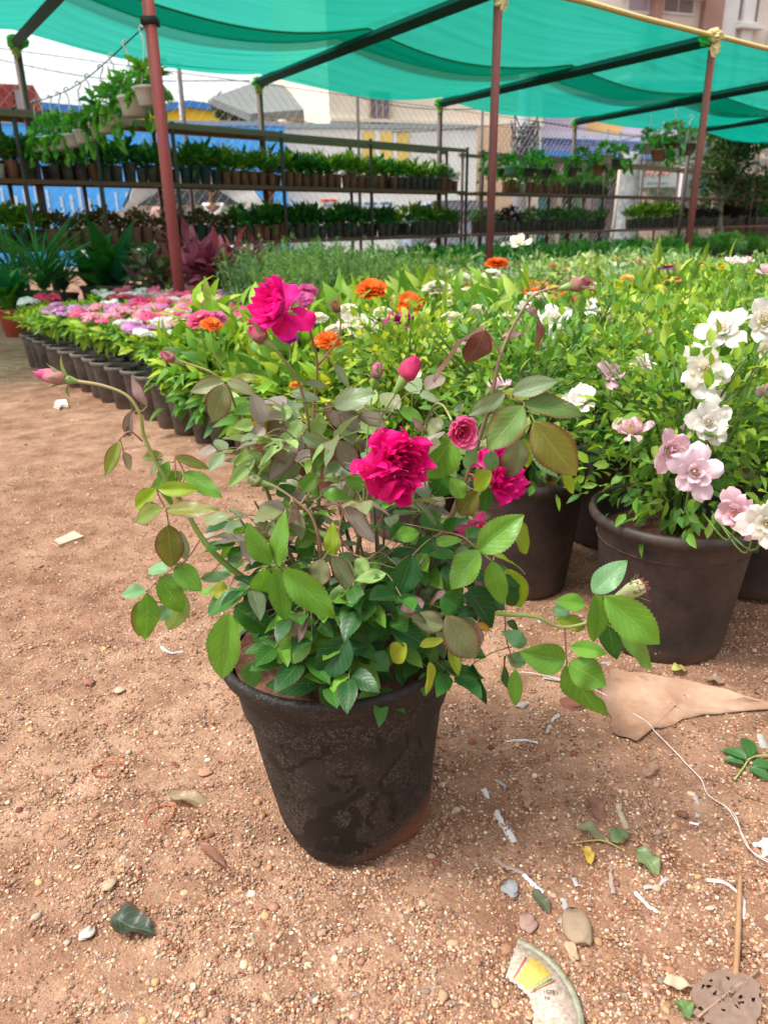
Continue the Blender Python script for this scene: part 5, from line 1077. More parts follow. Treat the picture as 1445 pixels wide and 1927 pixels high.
cane([(HP.x+.04, HP.y, .34), (760, 1060, 2), (780, 930, 4), (790, 840, 3), (806, 785, 1), (818, 762, -1), (832, 762, -3), (843, 778, -4), (850, 792, -5)], [.0035, .0025, .0018, .0015, .0017, .002], np.array([BC, (.22, .2, .1), (.3, .2, .1), (.26, .34, .12)]), 6, 3)
cane([(HP.x+.05, HP.y-.02, .34), (770, 1140, -4), (815, 1050, -6), (848, 975, -7), (880, 890, -8), (905, 815, -8), (925, 745, -8), (938, 680, -8), (958, 628, -7), (985, 580, -7), (1005, 555, -7), (1040, 542, -7), (1068, 540, -7)], [.0052, .0048, .004, .0032, .0024, .0018, .0016, .002], np.array([(.12, .1, .05), (.2, .14, .08), (.22, .14, .1), (.24, .17, .1), (.3, .22, .1)]), 6, 10)
cane([(HP.x+.06, HP.y-.03, .35), (790, 1170, -8), (880, 1150, -10), (950, 1156, -11), (1005, 1160, -12), (1045, 1178, -12), (1080, 1178, -12), (1115, 1163, -12), (1125, 1122, -12)], [.0045, .004, .003, .0024, .002], np.array([BC, GC, (.3, .3, .1), (.22, .34, .1)]), 6, 2)
cane([(1125, 1122, -12), (1150, 1125, -11), (1175, 1118, -10), (1190, 1112, -10)], [.0013, .0018], (.3, .36, .12), 4)
cane([(HP.x-.02, HP.y-.05, .35), (600, 1120, -10), (603, 1035, -11), (588, 975, -11), (560, 945, -11), (525, 920, -11), (492, 905, -11)], [.0035, .003, .002, .0016, .0022], np.array([BC, (.3, .16, .1), (.36, .2, .14), (.3, .34, .14)]), 6, 2)
cane([(680, 1060, -12), (640, 1010, -12), (645, 960, -12), (625, 945, -12)], [.0018, .001], PC2, 6)
for c_ in ([(337, 915, -7), (297, 921, -8), (313, 960, -8), (318, 990, -8), (320, 1010, -8)], [(333, 905, -7), (330, 862, -6), (347, 889, -6), (346, 910, -6)], [(380, 1010, -6), (352, 1052, -8), (316, 1076, -9), (285, 1104, -9), (268, 1130, -9)], [(268, 830, -7), (245, 812, -8), (226, 826, -8)], [(925, 745, -8), (950, 742, -9), (987, 760, -10), (1004, 793, -10)], [(940, 665, -8), (925, 635, -8), (911, 618, -8)], [(832, 1000, -10), (870, 1010, -12), (902, 1037, -13), (928, 1055, -12)], [(600, 1130, -12), (560, 1088, -14), (526, 1068, -14), (497, 1066, -14)], [(1062, 1180, -12), (1064, 1215, -12), (1066, 1250, -12)], [(950, 1156, -11), (952, 1200, -11), (965, 1245, -11)]):
    cane(c_, [.0012, .0009], (.32, .13, .1), 5, name='leaf_stalk')
# leaflets: base x y, tip x y, width (all in view pixels), colour, offset in cm away from the camera
HL = '''224 832 199 894 24 o -8;233 851 251 887 18 p -8;277 764 241 715 10 P -7;238 822 240 770 8 P -7;243 820 246 775 10 p -7;308 858 267 861 20 o -7;306 864 272 890 24 e -5;319 868 297 920 22 g -4;328 861 394 879 22 o -6;347 889 417 937 34 g -6;344 890 282 926 34 g -4;298 920 373 921 28 y -9;295 921 253 957 32 y -8;300 925 330 960 26 g -3;313 959 413 964 36 R -10;306 957 253 981 40 o -9;316 988 324 1079 50 R -10;349 1053 341 1001 20 e -4;316 1074 277 1066 30 t -6;332 1060 378 1112 40 g -8;300 1087 350 1160 42 g -10;274 1110 230 1121 28 t -9;276 1117 284 1211 42 g -11;261 1131 264 1201 28 o -9;320 1138 300 1167 26 t -7;350 1121 316 1198 38 l -6;355 1108 310 1079 38 t -5;378 1089 433 1082 20 t -6;430 1112 396 1112 30 Y -8;
433 1153 412 1284 62 g -18;441 1141 512 1185 56 d -17;508 1060 464 990 44 g -15;524 1066 522 971 34 g -16;500 1068 481 1147 40 g -17;520 1070 535 1164 42 g -18;535 1070 626 1158 56 g -19;562 826 510 900 40 p -3;568 819 620 842 28 e -3;635 830 668 890 42 p 0;607 929 661 934 26 g -6;599 892 568 927 28 g -5;612 898 649 900 20 l -5;649 954 701 1021 36 p -12;553 944 533 1023 22 p -14;545 950 578 985 10 P -14;607 1052 603 1101 42 k -17;625 1046 668 1118 34 k -16;622 1046 626 992 28 y -15;690 1052 665 1085 32 l -16;726 1079 668 1094 24 l -17;775 1046 748 1120 52 D -15;744 1070 711 1145 58 D -13;686 1128 723 1187 36 d -17;655 1200 600 1275 62 D -19;587 1190 522 1247 52 g -19;613 1274 637 1331 58 D -20;600 1284 502 1290 42 D -19;477 1245 470 1300 38 d -19;574 1153 524 1212 34 k -19;578 1160 560 1210 16 p -19;798 1133 751 1145 32 P -16;838 1112 800 1133 12 P -16;773 1156 740 1178 18 R -16;835 1178 775 1160 38 k -18;840 1158 893 1240 62 k -19;893 1170 915 1248 28 P -17;898 1172 922 1188 14 O -16;736 1178 800 1215 46 D -17;765 1212 735 1245 38 Y -19;880 1106 928 1180 58 D -12;900 1038 983 970 56 g -15;902 1037 852 1107 54 g -16;925 1056 943 1150 40 g -14;930 1045 993 1065 16 y -9;955 1070 978 1143 52 y -5;960 985 997 1041 46 y -6;817 1021 865 1015 20 g -12;815 1010 790 1040 32 D -12;840 1000 860 975 26 d -8;873 937 846 900 32 g -9;890 842 880 888 26 t -12;925 888 890 922 36 y -13;920 917 910 960 24 d -12;852 826 800 900 72 g -7;840 888 815 940 48 d -4;900 925 862 967 42 R -9;985 765 920 845 62 G -13;987 760 1101 769 46 G -12;1005 794 1085 903 72 R -15;964 741 1047 716 38 e -11;950 741 884 779 30 e -11;948 738 992 746 22 y -6;978 826 955 897 46 e -8;930 850 918 890 30 t -12;985 825 990 888 28 y -3;1002 830 1047 899 18 t -9;1058 885 1079 930 20 y -6;911 622 884 693 50 M -9;911 615 800 682 22 M -7;943 636 983 622 16 P -7;996 576 1012 597 14 P -7;1012 598 1024 660 12 M -7;
424 719 358 736 30 k -1;425 724 396 798 46 k -2;429 717 479 740 26 k -2;440 714 479 709 20 o 1;460 785 429 833 24 l 2;460 781 512 775 24 y 1;475 790 500 822 32 O 4;495 857 434 864 30 l 2;481 864 429 916 26 l 1;628 764 706 743 44 e -1;573 722 616 726 18 e 0;545 740 600 755 30 e 2;630 684 656 729 16 e 3;550 770 518 791 28 l 2;549 785 507 840 54 p 4;567 790 545 830 28 l 1;604 781 594 822 30 l 0;625 774 639 805 22 p 0;642 774 677 809 32 p 0;639 798 666 836 38 e -1;622 756 612 794 14 P 0;673 774 725 802 32 p 2;796 812 780 791 14 P 0;853 777 877 757 12 e -3;832 788 805 812 28 k -1;
1115 1116 1175 1055 44 t -13;1138 1121 1240 1213 66 g -16;1160 1187 1255 1250 54 g -13;1120 1118 1119 1208 46 g -15;1141 1161 1156 1248 38 d -11;1100 1138 1047 1130 32 g -10;1100 1180 1056 1163 30 y -10;1073 1217 1140 1229 30 g -13;1062 1242 981 1229 56 g -14;1070 1248 1145 1290 56 g -14;1066 1252 1127 1372 18 g -12;1040 1142 1072 1160 24 t -8;990 1214 955 1190 30 t -12;953 1172 985 1180 18 d -9;989 1248 955 1233 30 t -11;950 1235 940 1300 24 d -10;970 1260 968 1335 26 g -13;890 1249 910 1330 26 D -13;850 1203 861 1274 22 y -18;807 1246 807 1308 20 Y -20;790 1215 835 1205 20 Y -19;820 1190 850 1215 16 l -18;
560 870 530 905 30 e 0;500 880 540 905 30 g 4;560 905 600 930 28 g 0;640 870 610 905 30 e -2;470 880 500 915 26 l 3;520 930 555 915 26 d 4;650 900 690 915 26 g 0;560 1010 590 1045 34 d -8;700 1100 660 1130 42 d -12;830 1120 870 1150 46 d -10;950 1100 970 1140 40 d -6;660 1150 640 1195 34 d -15;560 1230 530 1200 44 D -16;700 1230 730 1260 36 d -17;640 1225 690 1215 34 D -18;780 1240 810 1200 34 d -14;880 1010 905 990 32 d -10;745 1010 790 1000 30 g -10;800 960 820 1000 36 d -6;760 985 735 1015 28 d -8;590 1000 560 1030 30 g -9'''
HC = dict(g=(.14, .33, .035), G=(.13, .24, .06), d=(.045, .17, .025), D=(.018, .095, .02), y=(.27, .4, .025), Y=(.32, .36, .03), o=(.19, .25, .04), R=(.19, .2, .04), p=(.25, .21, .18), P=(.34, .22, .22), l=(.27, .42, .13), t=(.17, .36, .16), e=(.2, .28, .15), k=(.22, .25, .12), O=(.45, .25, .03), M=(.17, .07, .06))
RED = dict(g=.25, o=1, R=1, p=1, P=1, G=1, k=1, O=1, M=1, y=.4, l=.2, t=.1, e=.5)
HTM = [leafT(30, 6, 'rose', f, c_, .055, rp, 0, k) for k, (f, c_, rp) in enumerate(((.3, .10, .06), (.18, .22, .1), (.4, .05, .05), (.25, -.06, .12), (.1, .3, .15)))]
HTF = [leafT(10, 4, 'rose', f, c_, 0, .08, 0, k) for k, (f, c_) in enumerate(((.3, .15), (.2, .3), (.4, .0)))]
def cpt(p, mx=.07):
    best = None
    for C_ in CANES:
        d = np.linalg.norm(C_-p, axis=1); i = d.argmin()
        if best is None or d[i] < best[0]: best = (d[i], C_[i])
    return best if best[0] < mx else None
lv = []
rr = np.random.RandomState(12)
for q in HL.replace('\n', '').split(';'):
    a = q.split(); bx, by, tx, ty, w_ = map(float, a[:5]); c_ = a[5]; d = float(a[6]); dt = rr.uniform(-1.8, 1.8)
    b, t_ = P_(bx, by, d), P_(tx, ty, d+dt); L = (t_-b).length; px = camz(b)/F; lv.append((L*w_, b, t_, L, w_*px*1.08, c_))
lv.sort(key=lambda q: -q[0]); rest = MB()
for k, (_, b, t_, L, W, c_) in enumerate(lv):
    y = (t_-b).normalized(); toc = (Vector((0, 0, 1))-b).normalized(); n = toc*.9+Vector((0, 0, .35))+Vector(rr.randn(3)*.22)
    if W < .3*L:
        W2 = .42*L; x = y.cross(n).normalized(); n = (n.normalized()*max(.25, W/W2)+x*(1 if rr.rand() > .5 else -1)*math.sqrt(max(0, 1-(W/W2)**2))); W = W2
    mb = MB() if k < 96 else rest
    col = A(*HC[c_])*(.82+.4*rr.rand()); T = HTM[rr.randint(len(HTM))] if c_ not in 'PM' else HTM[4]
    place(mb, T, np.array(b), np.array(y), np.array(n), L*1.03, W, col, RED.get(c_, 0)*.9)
    cp = cpt(np.array(b))
    if cp is not None:
        m_ = (np.array(b)+cp[1])/2+A(0, 0, -.004+.008*rr.rand()); tube(mb, [cp[1], m_, b], [.0011, .0008], 5, (.25, .2, .08), 4, 1)
    if k < 96:
        o = mb.build('leaf', [LEAF, STEM], HERO)
# inner foliage: hundreds of overlapping leaflets in the heart of the bush
def spray(mb, p, d, n5, size, cols, rs_):
    d = nrm(d); side = nrm(np.cross(d, A(0, 0, 1)+rs_.randn(3)*.4)); up = np.cross(side, d); L = size*2.3
    curve = [p, p+d*L*.5+A(0, 0, .01), p+d*L-A(0, 0, .012)]; tube(mb, curve, [.0012, .0007], 4, (.22, .17, .08), 3, 1)
    for q in range(n5):
        f = 1 if q == n5-1 else .35+.5*(q//2)/max(1, (n5-2)//2); b = p*(1-f)+np.array(curve[2])*f; s_ = 0 if q == n5-1 else (1 if q % 2 else -1)
        y = d*.6+side*s_*1.0 if s_ else d; y = y+rs_.randn(3)*.18-A(0, 0, .25); nn = up+A(0, -.35, .55)+rs_.randn(3)*.3; c_ = A(*cols[rs_.randint(len(cols))])*(.75+.5*rs_.rand())
        sz = size*(.75+.5*rs_.rand()); place(mb, HTF[rs_.randint(3)], b, y, nn, sz, sz*.56, c_, .3*rs_.rand())
rs_ = np.random.RandomState(21); HX = A(HP.x, HP.y, 0)
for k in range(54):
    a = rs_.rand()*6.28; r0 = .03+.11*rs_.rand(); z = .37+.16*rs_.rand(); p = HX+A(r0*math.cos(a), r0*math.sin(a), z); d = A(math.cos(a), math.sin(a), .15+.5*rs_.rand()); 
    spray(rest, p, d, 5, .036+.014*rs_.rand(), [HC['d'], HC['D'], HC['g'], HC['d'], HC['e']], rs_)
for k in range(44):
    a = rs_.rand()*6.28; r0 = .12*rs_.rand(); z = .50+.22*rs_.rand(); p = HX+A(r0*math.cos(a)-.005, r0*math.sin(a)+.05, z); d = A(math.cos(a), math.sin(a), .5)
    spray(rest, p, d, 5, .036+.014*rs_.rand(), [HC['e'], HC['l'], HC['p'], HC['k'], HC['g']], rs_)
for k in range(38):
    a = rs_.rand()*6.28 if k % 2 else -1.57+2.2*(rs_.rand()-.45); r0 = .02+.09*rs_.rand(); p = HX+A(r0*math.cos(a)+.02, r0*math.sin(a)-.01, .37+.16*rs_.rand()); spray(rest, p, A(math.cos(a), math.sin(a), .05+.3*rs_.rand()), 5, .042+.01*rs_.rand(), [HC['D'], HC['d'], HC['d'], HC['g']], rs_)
for k in range(26):   # low woody twigs
    a = rs_.rand()*6.28; b = HX+A(.05*math.cos(a), .05*math.sin(a), .345); tube(rest, [b, b+A(.05*math.cos(a), .05*math.sin(a), .1), b+A(.11*math.cos(a+.3), .11*math.sin(a+.3), .15+.1*rs_.rand())], [.0035, .0018], 6, (.12, .1, .05), 4, 1)
o = rest.build('foliage', [LEAF, STEM], HERO); o['kind'] = 'stuff'
# flowers
CW = CM.col[0]; CU = CM.col[1]; CBk = CM.col[2]
def cdir(r, u, b): return (CW*r+CU*u+CBk*b).normalized()      # right, up, towards the camera
def sepals(mb, c, M, rad, n=5, L=.02, out=.6, seed=0, col=(.2, .28, .1)):
    rs_ = np.random.RandomState(seed); M = np.array(M); a = np.arange(n)*6.283/n+rs_.rand(); y = np.stack([np.cos(a)*out, np.sin(a)*out, np.full(n, 1-.6*out)], -1) @ M.T
    p = np.stack([rad*np.cos(a), rad*np.sin(a), 0*a], -1) @ M.T+A(*c); place(mb, leafT(8, 2, 'lance', .5, .25*out), p, y, np.stack([-np.cos(a), -np.sin(a), 0*a+.3], -1) @ M.T, L*(.8+.5*rs_.rand(n)), L*.26, A(*col)*(.8+.4*rs_.rand(n, 1)), .6)
def hipbulb(mb, c, M, r, col=(.2, .3, .08)): lathe(mb, [(0, -r*3.2), (r*.3, -r*2.8), (r*.62, -r*1.7), (r*.95, -r*.6), (r, r*.1), (r*.9, r*.9), (0, r*1.2)], 14, c, col, M=np.array(M))
MG = (.93, .004, .25); MG2 = (.95, .012, .33); DKM = (.74, .003, .17)
def hero_flower(name, px, py, d, w_, dirn, fn, lbl=None, gcol=(.2, .3, .08)):
    c = P_(px, py, d); rad = w_*.5*camz(c)/F; M = facing(dirn, .7); mb = MB(); fn(mb, c, rad, M); o = mb.build(name, PETAL, HERO)
    if lbl: o['label'] = lbl
    mb = MB(); b = c-Vector(dirn)*rad*.12; b = b-Vector(dirn)*rad*.25; sepals(mb, b, M, rad*.12, 5, rad*.4, 1.1, int(px)); hipbulb(mb, b-Vector(dirn)*rad*.06, M, max(.0045, rad*.13), gcol); s_ = mb.build('sepals', [LEAF], HERO); s_.parent = o; s_.location = (0, 0, 0)
    return o
def f1(mb, c, rad, M):
    c = np.array(c)
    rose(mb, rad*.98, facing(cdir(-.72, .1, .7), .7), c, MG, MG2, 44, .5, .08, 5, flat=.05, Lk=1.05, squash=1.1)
    for k, (r, u, b, L, W) in enumerate(((.85, -.4, -.2, 1.2, .95), (.1, -1, .1, 1.15, .9), (-.25, -1, .25, 1.0, .7), (.1, 1, -.1, 1.1, .95))):
        y = np.array(cdir(r, u, b)); T_ = leafT(14, 10, 'petal', .25, .1, 0, .22, .15*(k % 3-1), k); n_ = np.array(cdir(-.35, .25, 1))+np.random.RandomState(k).randn(3)*.15
        place(mb, T_, c-np.array(cdir(-.2, 0, .7))*rad*.22, y, n_, rad*L, rad*W, A(*(MG2 if k % 2 else MG)))
hero_flower('rose_flower', 532, 582, -1, 100, cdir(-.55, .12, .75), f1, 'open magenta rose held high at the top left')
def f2(mb, c, rad, M):
    c = np.array(c); g_ = np.random.RandomState(5)
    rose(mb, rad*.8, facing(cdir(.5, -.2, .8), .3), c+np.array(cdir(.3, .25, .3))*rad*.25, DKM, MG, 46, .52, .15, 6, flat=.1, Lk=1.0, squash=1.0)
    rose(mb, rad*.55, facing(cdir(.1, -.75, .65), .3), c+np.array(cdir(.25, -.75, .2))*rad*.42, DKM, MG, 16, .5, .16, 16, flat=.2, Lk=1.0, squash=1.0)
    for k, (r, u, b, L, W, o_, cc) in enumerate(((-.85, -.15, .35, 1.05, .75, .1, MG), (-.7, -.5, .45, 1.0, .8, .25, MG), (-.4, -.85, .4, 1.0, .8, .2, DKM), (-.05, -1, .3, 1.05, .75, .1, MG), (.3, -1, .2, 1.15, .5, .1, MG), (-.6, .3, .3, .85, .6, .15, MG), (-.3, .7, .3, .9, .55, .1, DKM), (.1, .9, .3, .85, .5, .1, MG), (-.5, -.25, .8, .8, .7, .4, MG))):
        y = np.array(cdir(r, u, b)); T_ = leafT(16, 12, 'petal', .35+.3*(k % 3), .18-.25*(k % 2), 0, .42, .35*(k % 3-1), k)
        n_ = np.array(cdir(-.2*r, .35, 1))+g_.randn(3)*.3; place(mb, T_, c+np.array(cdir(.1, .1, .2))*rad*.15+np.array(cdir(0, 0, 1))*rad*o_*.4, y, n_, rad*L*1.05, rad*W*1.1, A(*cc)*(.85+.06*(k % 4)))
hero_flower('rose_flower', 734, 876, -16, 142, cdir(.35, -.45, .8), f2, 'drooping dark magenta rose with rain drops, centre')
hero_flower('rose_flower', 864, 808, -12, 118, cdir(.12, -.35, .92), lambda mb, c, rad, M: rose(mb, rad*.8, M, c, (.95, .1, .3), (.95, .24, .48), 30, .22, .03, 8, flat=0, Lk=.95, squash=.85), 'small round half open pink rose facing the camera')
hero_flower('rose_flower', 925, 896, -5, 112, cdir(.55, .1, .8), lambda mb, c, rad, M: rose(mb, rad, M, c, MG, MG2, 30, .62, .14, 9, flat=.1), 'magenta rose half hidden behind the right leaves')
hero_flower('rose_flower', 893, 985, 1, 58, cdir(.3, -.5, .8), lambda mb, c, rad, M: rose(mb, rad, M, c, (.88, .05, .25), (.9, .12, .35), 10, .9, .12, 10, flat=.3), 'small pink spent rose low behind the leaves')
hero_flower('rose_flower', 905, 870, -2, 50, cdir(-.2, .6, .7), lambda mb, c, rad, M: rose(mb, rad, M, c, MG, MG2, 10, .8, .12, 12, flat=.2), 'magenta petals above the half hidden rose')
hero_flower('rose_flower', 553, 1000, 0, 34, cdir(-.2, -.2, .8), lambda mb, c, rad, M: rose(mb, rad, M, c, (.85, .25, .35), (.85, .3, .38), 6, .9, .12, 14, flat=.3), 'faded pink petals low in the left of the bush')
def bud(px0, py0, px1, py1, d, w_, col, col2, label, sep=.75, scol=(.22, .3, .12), n=7):
    """closed bud from its stalk end to its tip"""
    b, t_ = P_(px0, py0, d), P_(px1, py1, d); ax = (t_-b).normalized(); L = (t_-b).length; r = w_*.5*camz(b)/F; M = facing(ax, .4)
    o = MB(); V = []; nr, nc = 14, 20
    for i in range(nr):
        t = i/(nr-1); rad = r*(math.sin(math.pi*min(1, t*.86+.07)**.75)**.7)*(1-.15*t); 
        for j in range(nc):
            a = j/nc*6.283; sw = 1+.10*math.sin(a*2+t*7)+.05*math.sin(a*3-t*5); V.append((rad*sw*math.cos(a), rad*sw*math.sin(a), L*.22+t*L*.78))
    V = np.array(V); tt = (V[:, 2:3]/L).clip(0, 1); C = A(*col2)*(1-tt)+A(*col)*tt
    o.add(V @ np.array(M).T+A(*b), [grid_faces(nr, nc, True), (np.arange(nc)+(nr-1)*nc)[None]], C, np.concatenate([V[:, :1]*80, tt, tt*0], 1))
    for q in range(3):
        V2, F2, U2 = petal_patch(L*.86, r*2.3, R(14), R(-9), r*.36, .03, q+int(px0)); a = q*2.1; V2 = np.stack([V2[:, 0]*math.cos(a)-V2[:, 1]*math.sin(a), V2[:, 0]*math.sin(a)+V2[:, 1]*math.cos(a), V2[:, 2]+L*.16], -1)
        o.add(V2 @ np.array(M).T+A(*b), F2, A(*col)*(.85+.1*q), U2)
    bo = o.build('rose_bud', PETAL, HERO, label=label)
    mb = MB(); hipbulb(mb, b+ax*L*.17, M, r*.52, (.2, .33, .09)); sepals(mb, b+ax*L*.16, M, r*.5, 5, L*sep, .3, int(px0), scol); sepals(mb, b+ax*L*.16, M, r*.55, 2, L*.6, 1.05, int(py0), scol)
    s_ = mb.build('sepals', [LEAF], HERO); s_.parent = bo; s_.location = (0, 0, 0)
bud(142, 717, 66, 702, -7, 30, (.85, .2, .42), (.5, .4, .2), 'long pink bud pointing left on the arching cane', .55)
bud(338, 682, 303, 664, -1, 22, (.75, .12, .28), (.4, .25, .15), 'small pink bud on the second left cane', .8)
bud(508, 648, 470, 616, -3, 34, (.65, .05, .18), (.3, .28, .14), 'pink bud just below the top magenta rose', .85)
bud(638, 594, 628, 566, 4, 17, (.3, .13, .08), (.28, .18, .1), 'thin brown green closed bud right of the top rose', 1.1, (.3, .16, .1))
bud(754, 722, 785, 672, -1, 42, (.78, .05, .22), (.72, .1, .2), 'plump pink bud at the top centre', .4)
bud(704, 720, 713, 682, 8, 26, (.8, .2, .35), (.3, .35, .14), 'pale pink bud left of the plump one', .9)
bud(1062, 541, 1110, 530, -7, 30, (.6, .08, .2), (.3, .34, .15), 'striped bud at the tip of the tallest right cane', .7)
bud(500, 911, 466, 900, -11, 24, (.34, .34, .16), (.26, .34, .12), 'closed green bud low on the left', 1.05)
c_ = P_(1195, 1108, -10); M = facing(cdir(.6, .35, .3)); mb = MB(); hipbulb(mb, c_, M, .0125, (.5, .5, .3)); sepals(mb, c_-M.col[2]*.008, M, .009, 5, .02, .5, 3, (.3, .4, .18)); hp = mb.build('spent_bloom', [LEAF], HERO, label='cream seed hip with brown withered stamens at lower right')
mb = MB(); g_ = np.random.RandomState(3); Mn = np.array(M)
for k in range(60): d = nrm(A(g_.randn()*.8, g_.randn()*.8, 1)); tube(mb, [np.array(c_)+Mn @ (A(d[0], d[1], 0)*.006), np.array(c_)+Mn @ (d*.012+g_.randn(3)*.002), np.array(c_)+Mn @ (d*.017+g_.randn(3)*.003)], .0007, 4, (.2+.1*g_.rand(), .08, .05))
o = mb.build('stamens', VC, HERO); o.parent = hp; o.location = (0, 0, 0)
# rain drops
WATER, n_, out_ = newmat('water_drops'); g = G(n_); g.lnk(g.bsdf((.75, .8, .75), .03, .9), out_.inputs[0]); pr = [x for x in n_.nodes if x.type == 'BSDF_PRINCIPLED'][0]; pr.inputs['Transmission Weight'].default_value = .9; pr.inputs['IOR'].default_value = 1.33
mb = MB(); g_ = np.random.RandomState(8)
for k, (_, b, t_, L, W, cc) in enumerate(lv[:70]):
    if cc in 'DgGtdl' and k % 2 == 0:
        for q in range(5):
            f = .2+.6*g_.rand(); y = (t_-b).normalized(); toc = (Vector((0, 0, 1))-b).normalized(); x = y.cross(toc).normalized(); p = b.lerp(t_, f)+x*(g_.rand()-.5)*W*.5+toc*.0035; mb.add(ICO1[0]*(.0004+.0008*g_.rand())+A(*p), ICO1[1])
c_ = P_(738, 880, -22)
for k in range(34): mb.add(ICO1[0]*(.0004+.0008*g_.rand())+A(*(c_+CW*(g_.rand()-.5)*.1+CU*(g_.rand()-.5)*.11)), ICO1[1])
o = mb.build('water_drops', WATER, HERO); o['kind'] = 'stuff'

# ---------------------------------------------------------------- litter on the ground
def GP(px, py, h=.0):
    p = atz(px, py, 0); z = gz(p.x, p.y); p = atz(px, py, z+h+.002); return p
def sheet(name, pts, label, cat, col, th=.0015, mat=None, curl=.004, grp=None, lift=.003, seed=1, sub=3):
    """thin torn piece lying on the ground: outline in view pixels"""
    P = [GP(*p) for p in pts]; c = sum(P, Vector())/len(P); n = len(P); rs_ = np.random.RandomState(seed+int(pts[0][0])); O = []
    for i in range(n):
        a, b = P[i], P[(i+1) % n]
        for k in range(sub): q = a.lerp(b, k/sub); q = q+(c-q)*rs_.uniform(-.05, .07); O.append(q)
    m = len(O); rings = []
    for f in (1.0, .66, .33, 0.02): rings += [c.lerp(q, f)+Vector((0, 0, lift+curl*rs_.rand()*(1 if f > .5 else .4))) for q in O]
    V = [np.array(v) for v in rings]; k = len(V); V2 = [v-A(0, 0, th) for v in V]
    Fa = grid_faces(4, m, True); mb = MB(); side = np.array([[i, k+i, k+(i+1) % m, (i+1) % m] for i in range(m)])
    mb.add(V+V2, [Fa[:, ::-1], Fa+k, side, (np.arange(m)+3*m)[None], (np.arange(m)+3*m+k)[::-1][None]], col)
    return mb.build(name, mat or VCF, None, True, label=label, cat=cat, group=grp)
W_, PKW, CRM = (.42, .405, .38), (.36, .26, .215), (.42, .34, .23)
def strip(pts, w_, label, col=W_, cat='paper strip', name='paper_strip', curl=.006):
    P = [GP(*p) for p in pts]; S_ = smooth_path(P, 5); T = nrm(np.gradient(S_, axis=0)); N = np.stack([-T[:, 1], T[:, 0], 0*T[:, 0]], -1); wd = w_*camz(P[0])/F*.4; rs_ = np.random.RandomState(int(pts[0][0])); n = len(S_)
    up = curl*np.abs(np.sin(np.linspace(0, 5, n)+rs_.rand()*3)); L_ = S_+N*wd*(.45+.8*rs_.rand(n, 1)); R_ = S_-N*wd*(.45+.8*rs_.rand(n, 1)); L_[:, 2] += .0002+up*.4*rs_.rand(n); R_[:, 2] += -.0008+up*.3*rs_.rand(n); M_ = (L_+R_)/2+A(0, 0, .0005)
    V = np.stack([L_, M_, R_], 1).reshape(-1, 3); V2 = V-A(0, 0, .0004); Fa = grid_faces(n, 3); k = len(V); e = [[i*3, (i+1)*3, (i+1)*3+k, i*3+k] for i in range(n-1)]+[[i*3+2, i*3+2+k, (i+1)*3+2+k, (i+1)*3+2] for i in range(n-1)]
    mb = MB(); mb.add(np.concatenate([V, V2]), [Fa, Fa[:, ::-1]+k, np.array(e)], col); return mb.build(name, VCF, None, True, label=label, cat=cat, group='torn scraps littering the ground')
st = strip([(908, 1485), (925, 1515), (945, 1550), (968, 1585)], 16, 'longest torn white paper strip with small print, right of the pot base', (.7, .66, .64))
def text(body, p, size, rz, col, parent, name='lettering', tilt=None):
    cu = bpy.data.curves.new(name, 'FONT'); cu.body = body; cu.size = size; cu.extrude = .0002; cu.align_x = 'CENTER'; mt = MATS.get(col)
    if not mt: mt, n, out = newmat('ink'); g = G(n); g.lnk(g.bsdf(col, .8, .1), out.inputs[0]); MATS[col] = mt
    cu.materials.append(mt); t_ = obj(name, cu); me = bpy.data.meshes.new_from_object(t_); bpy.data.objects.remove(t_); o = obj(name, me, parent); o.location = p; o.rotation_euler = (0, 0, rz); return o
text('NS', GP(956, 1566)+Vector((0, 0, .0115)), .008, R(-10), (.12, .12, .14), st)
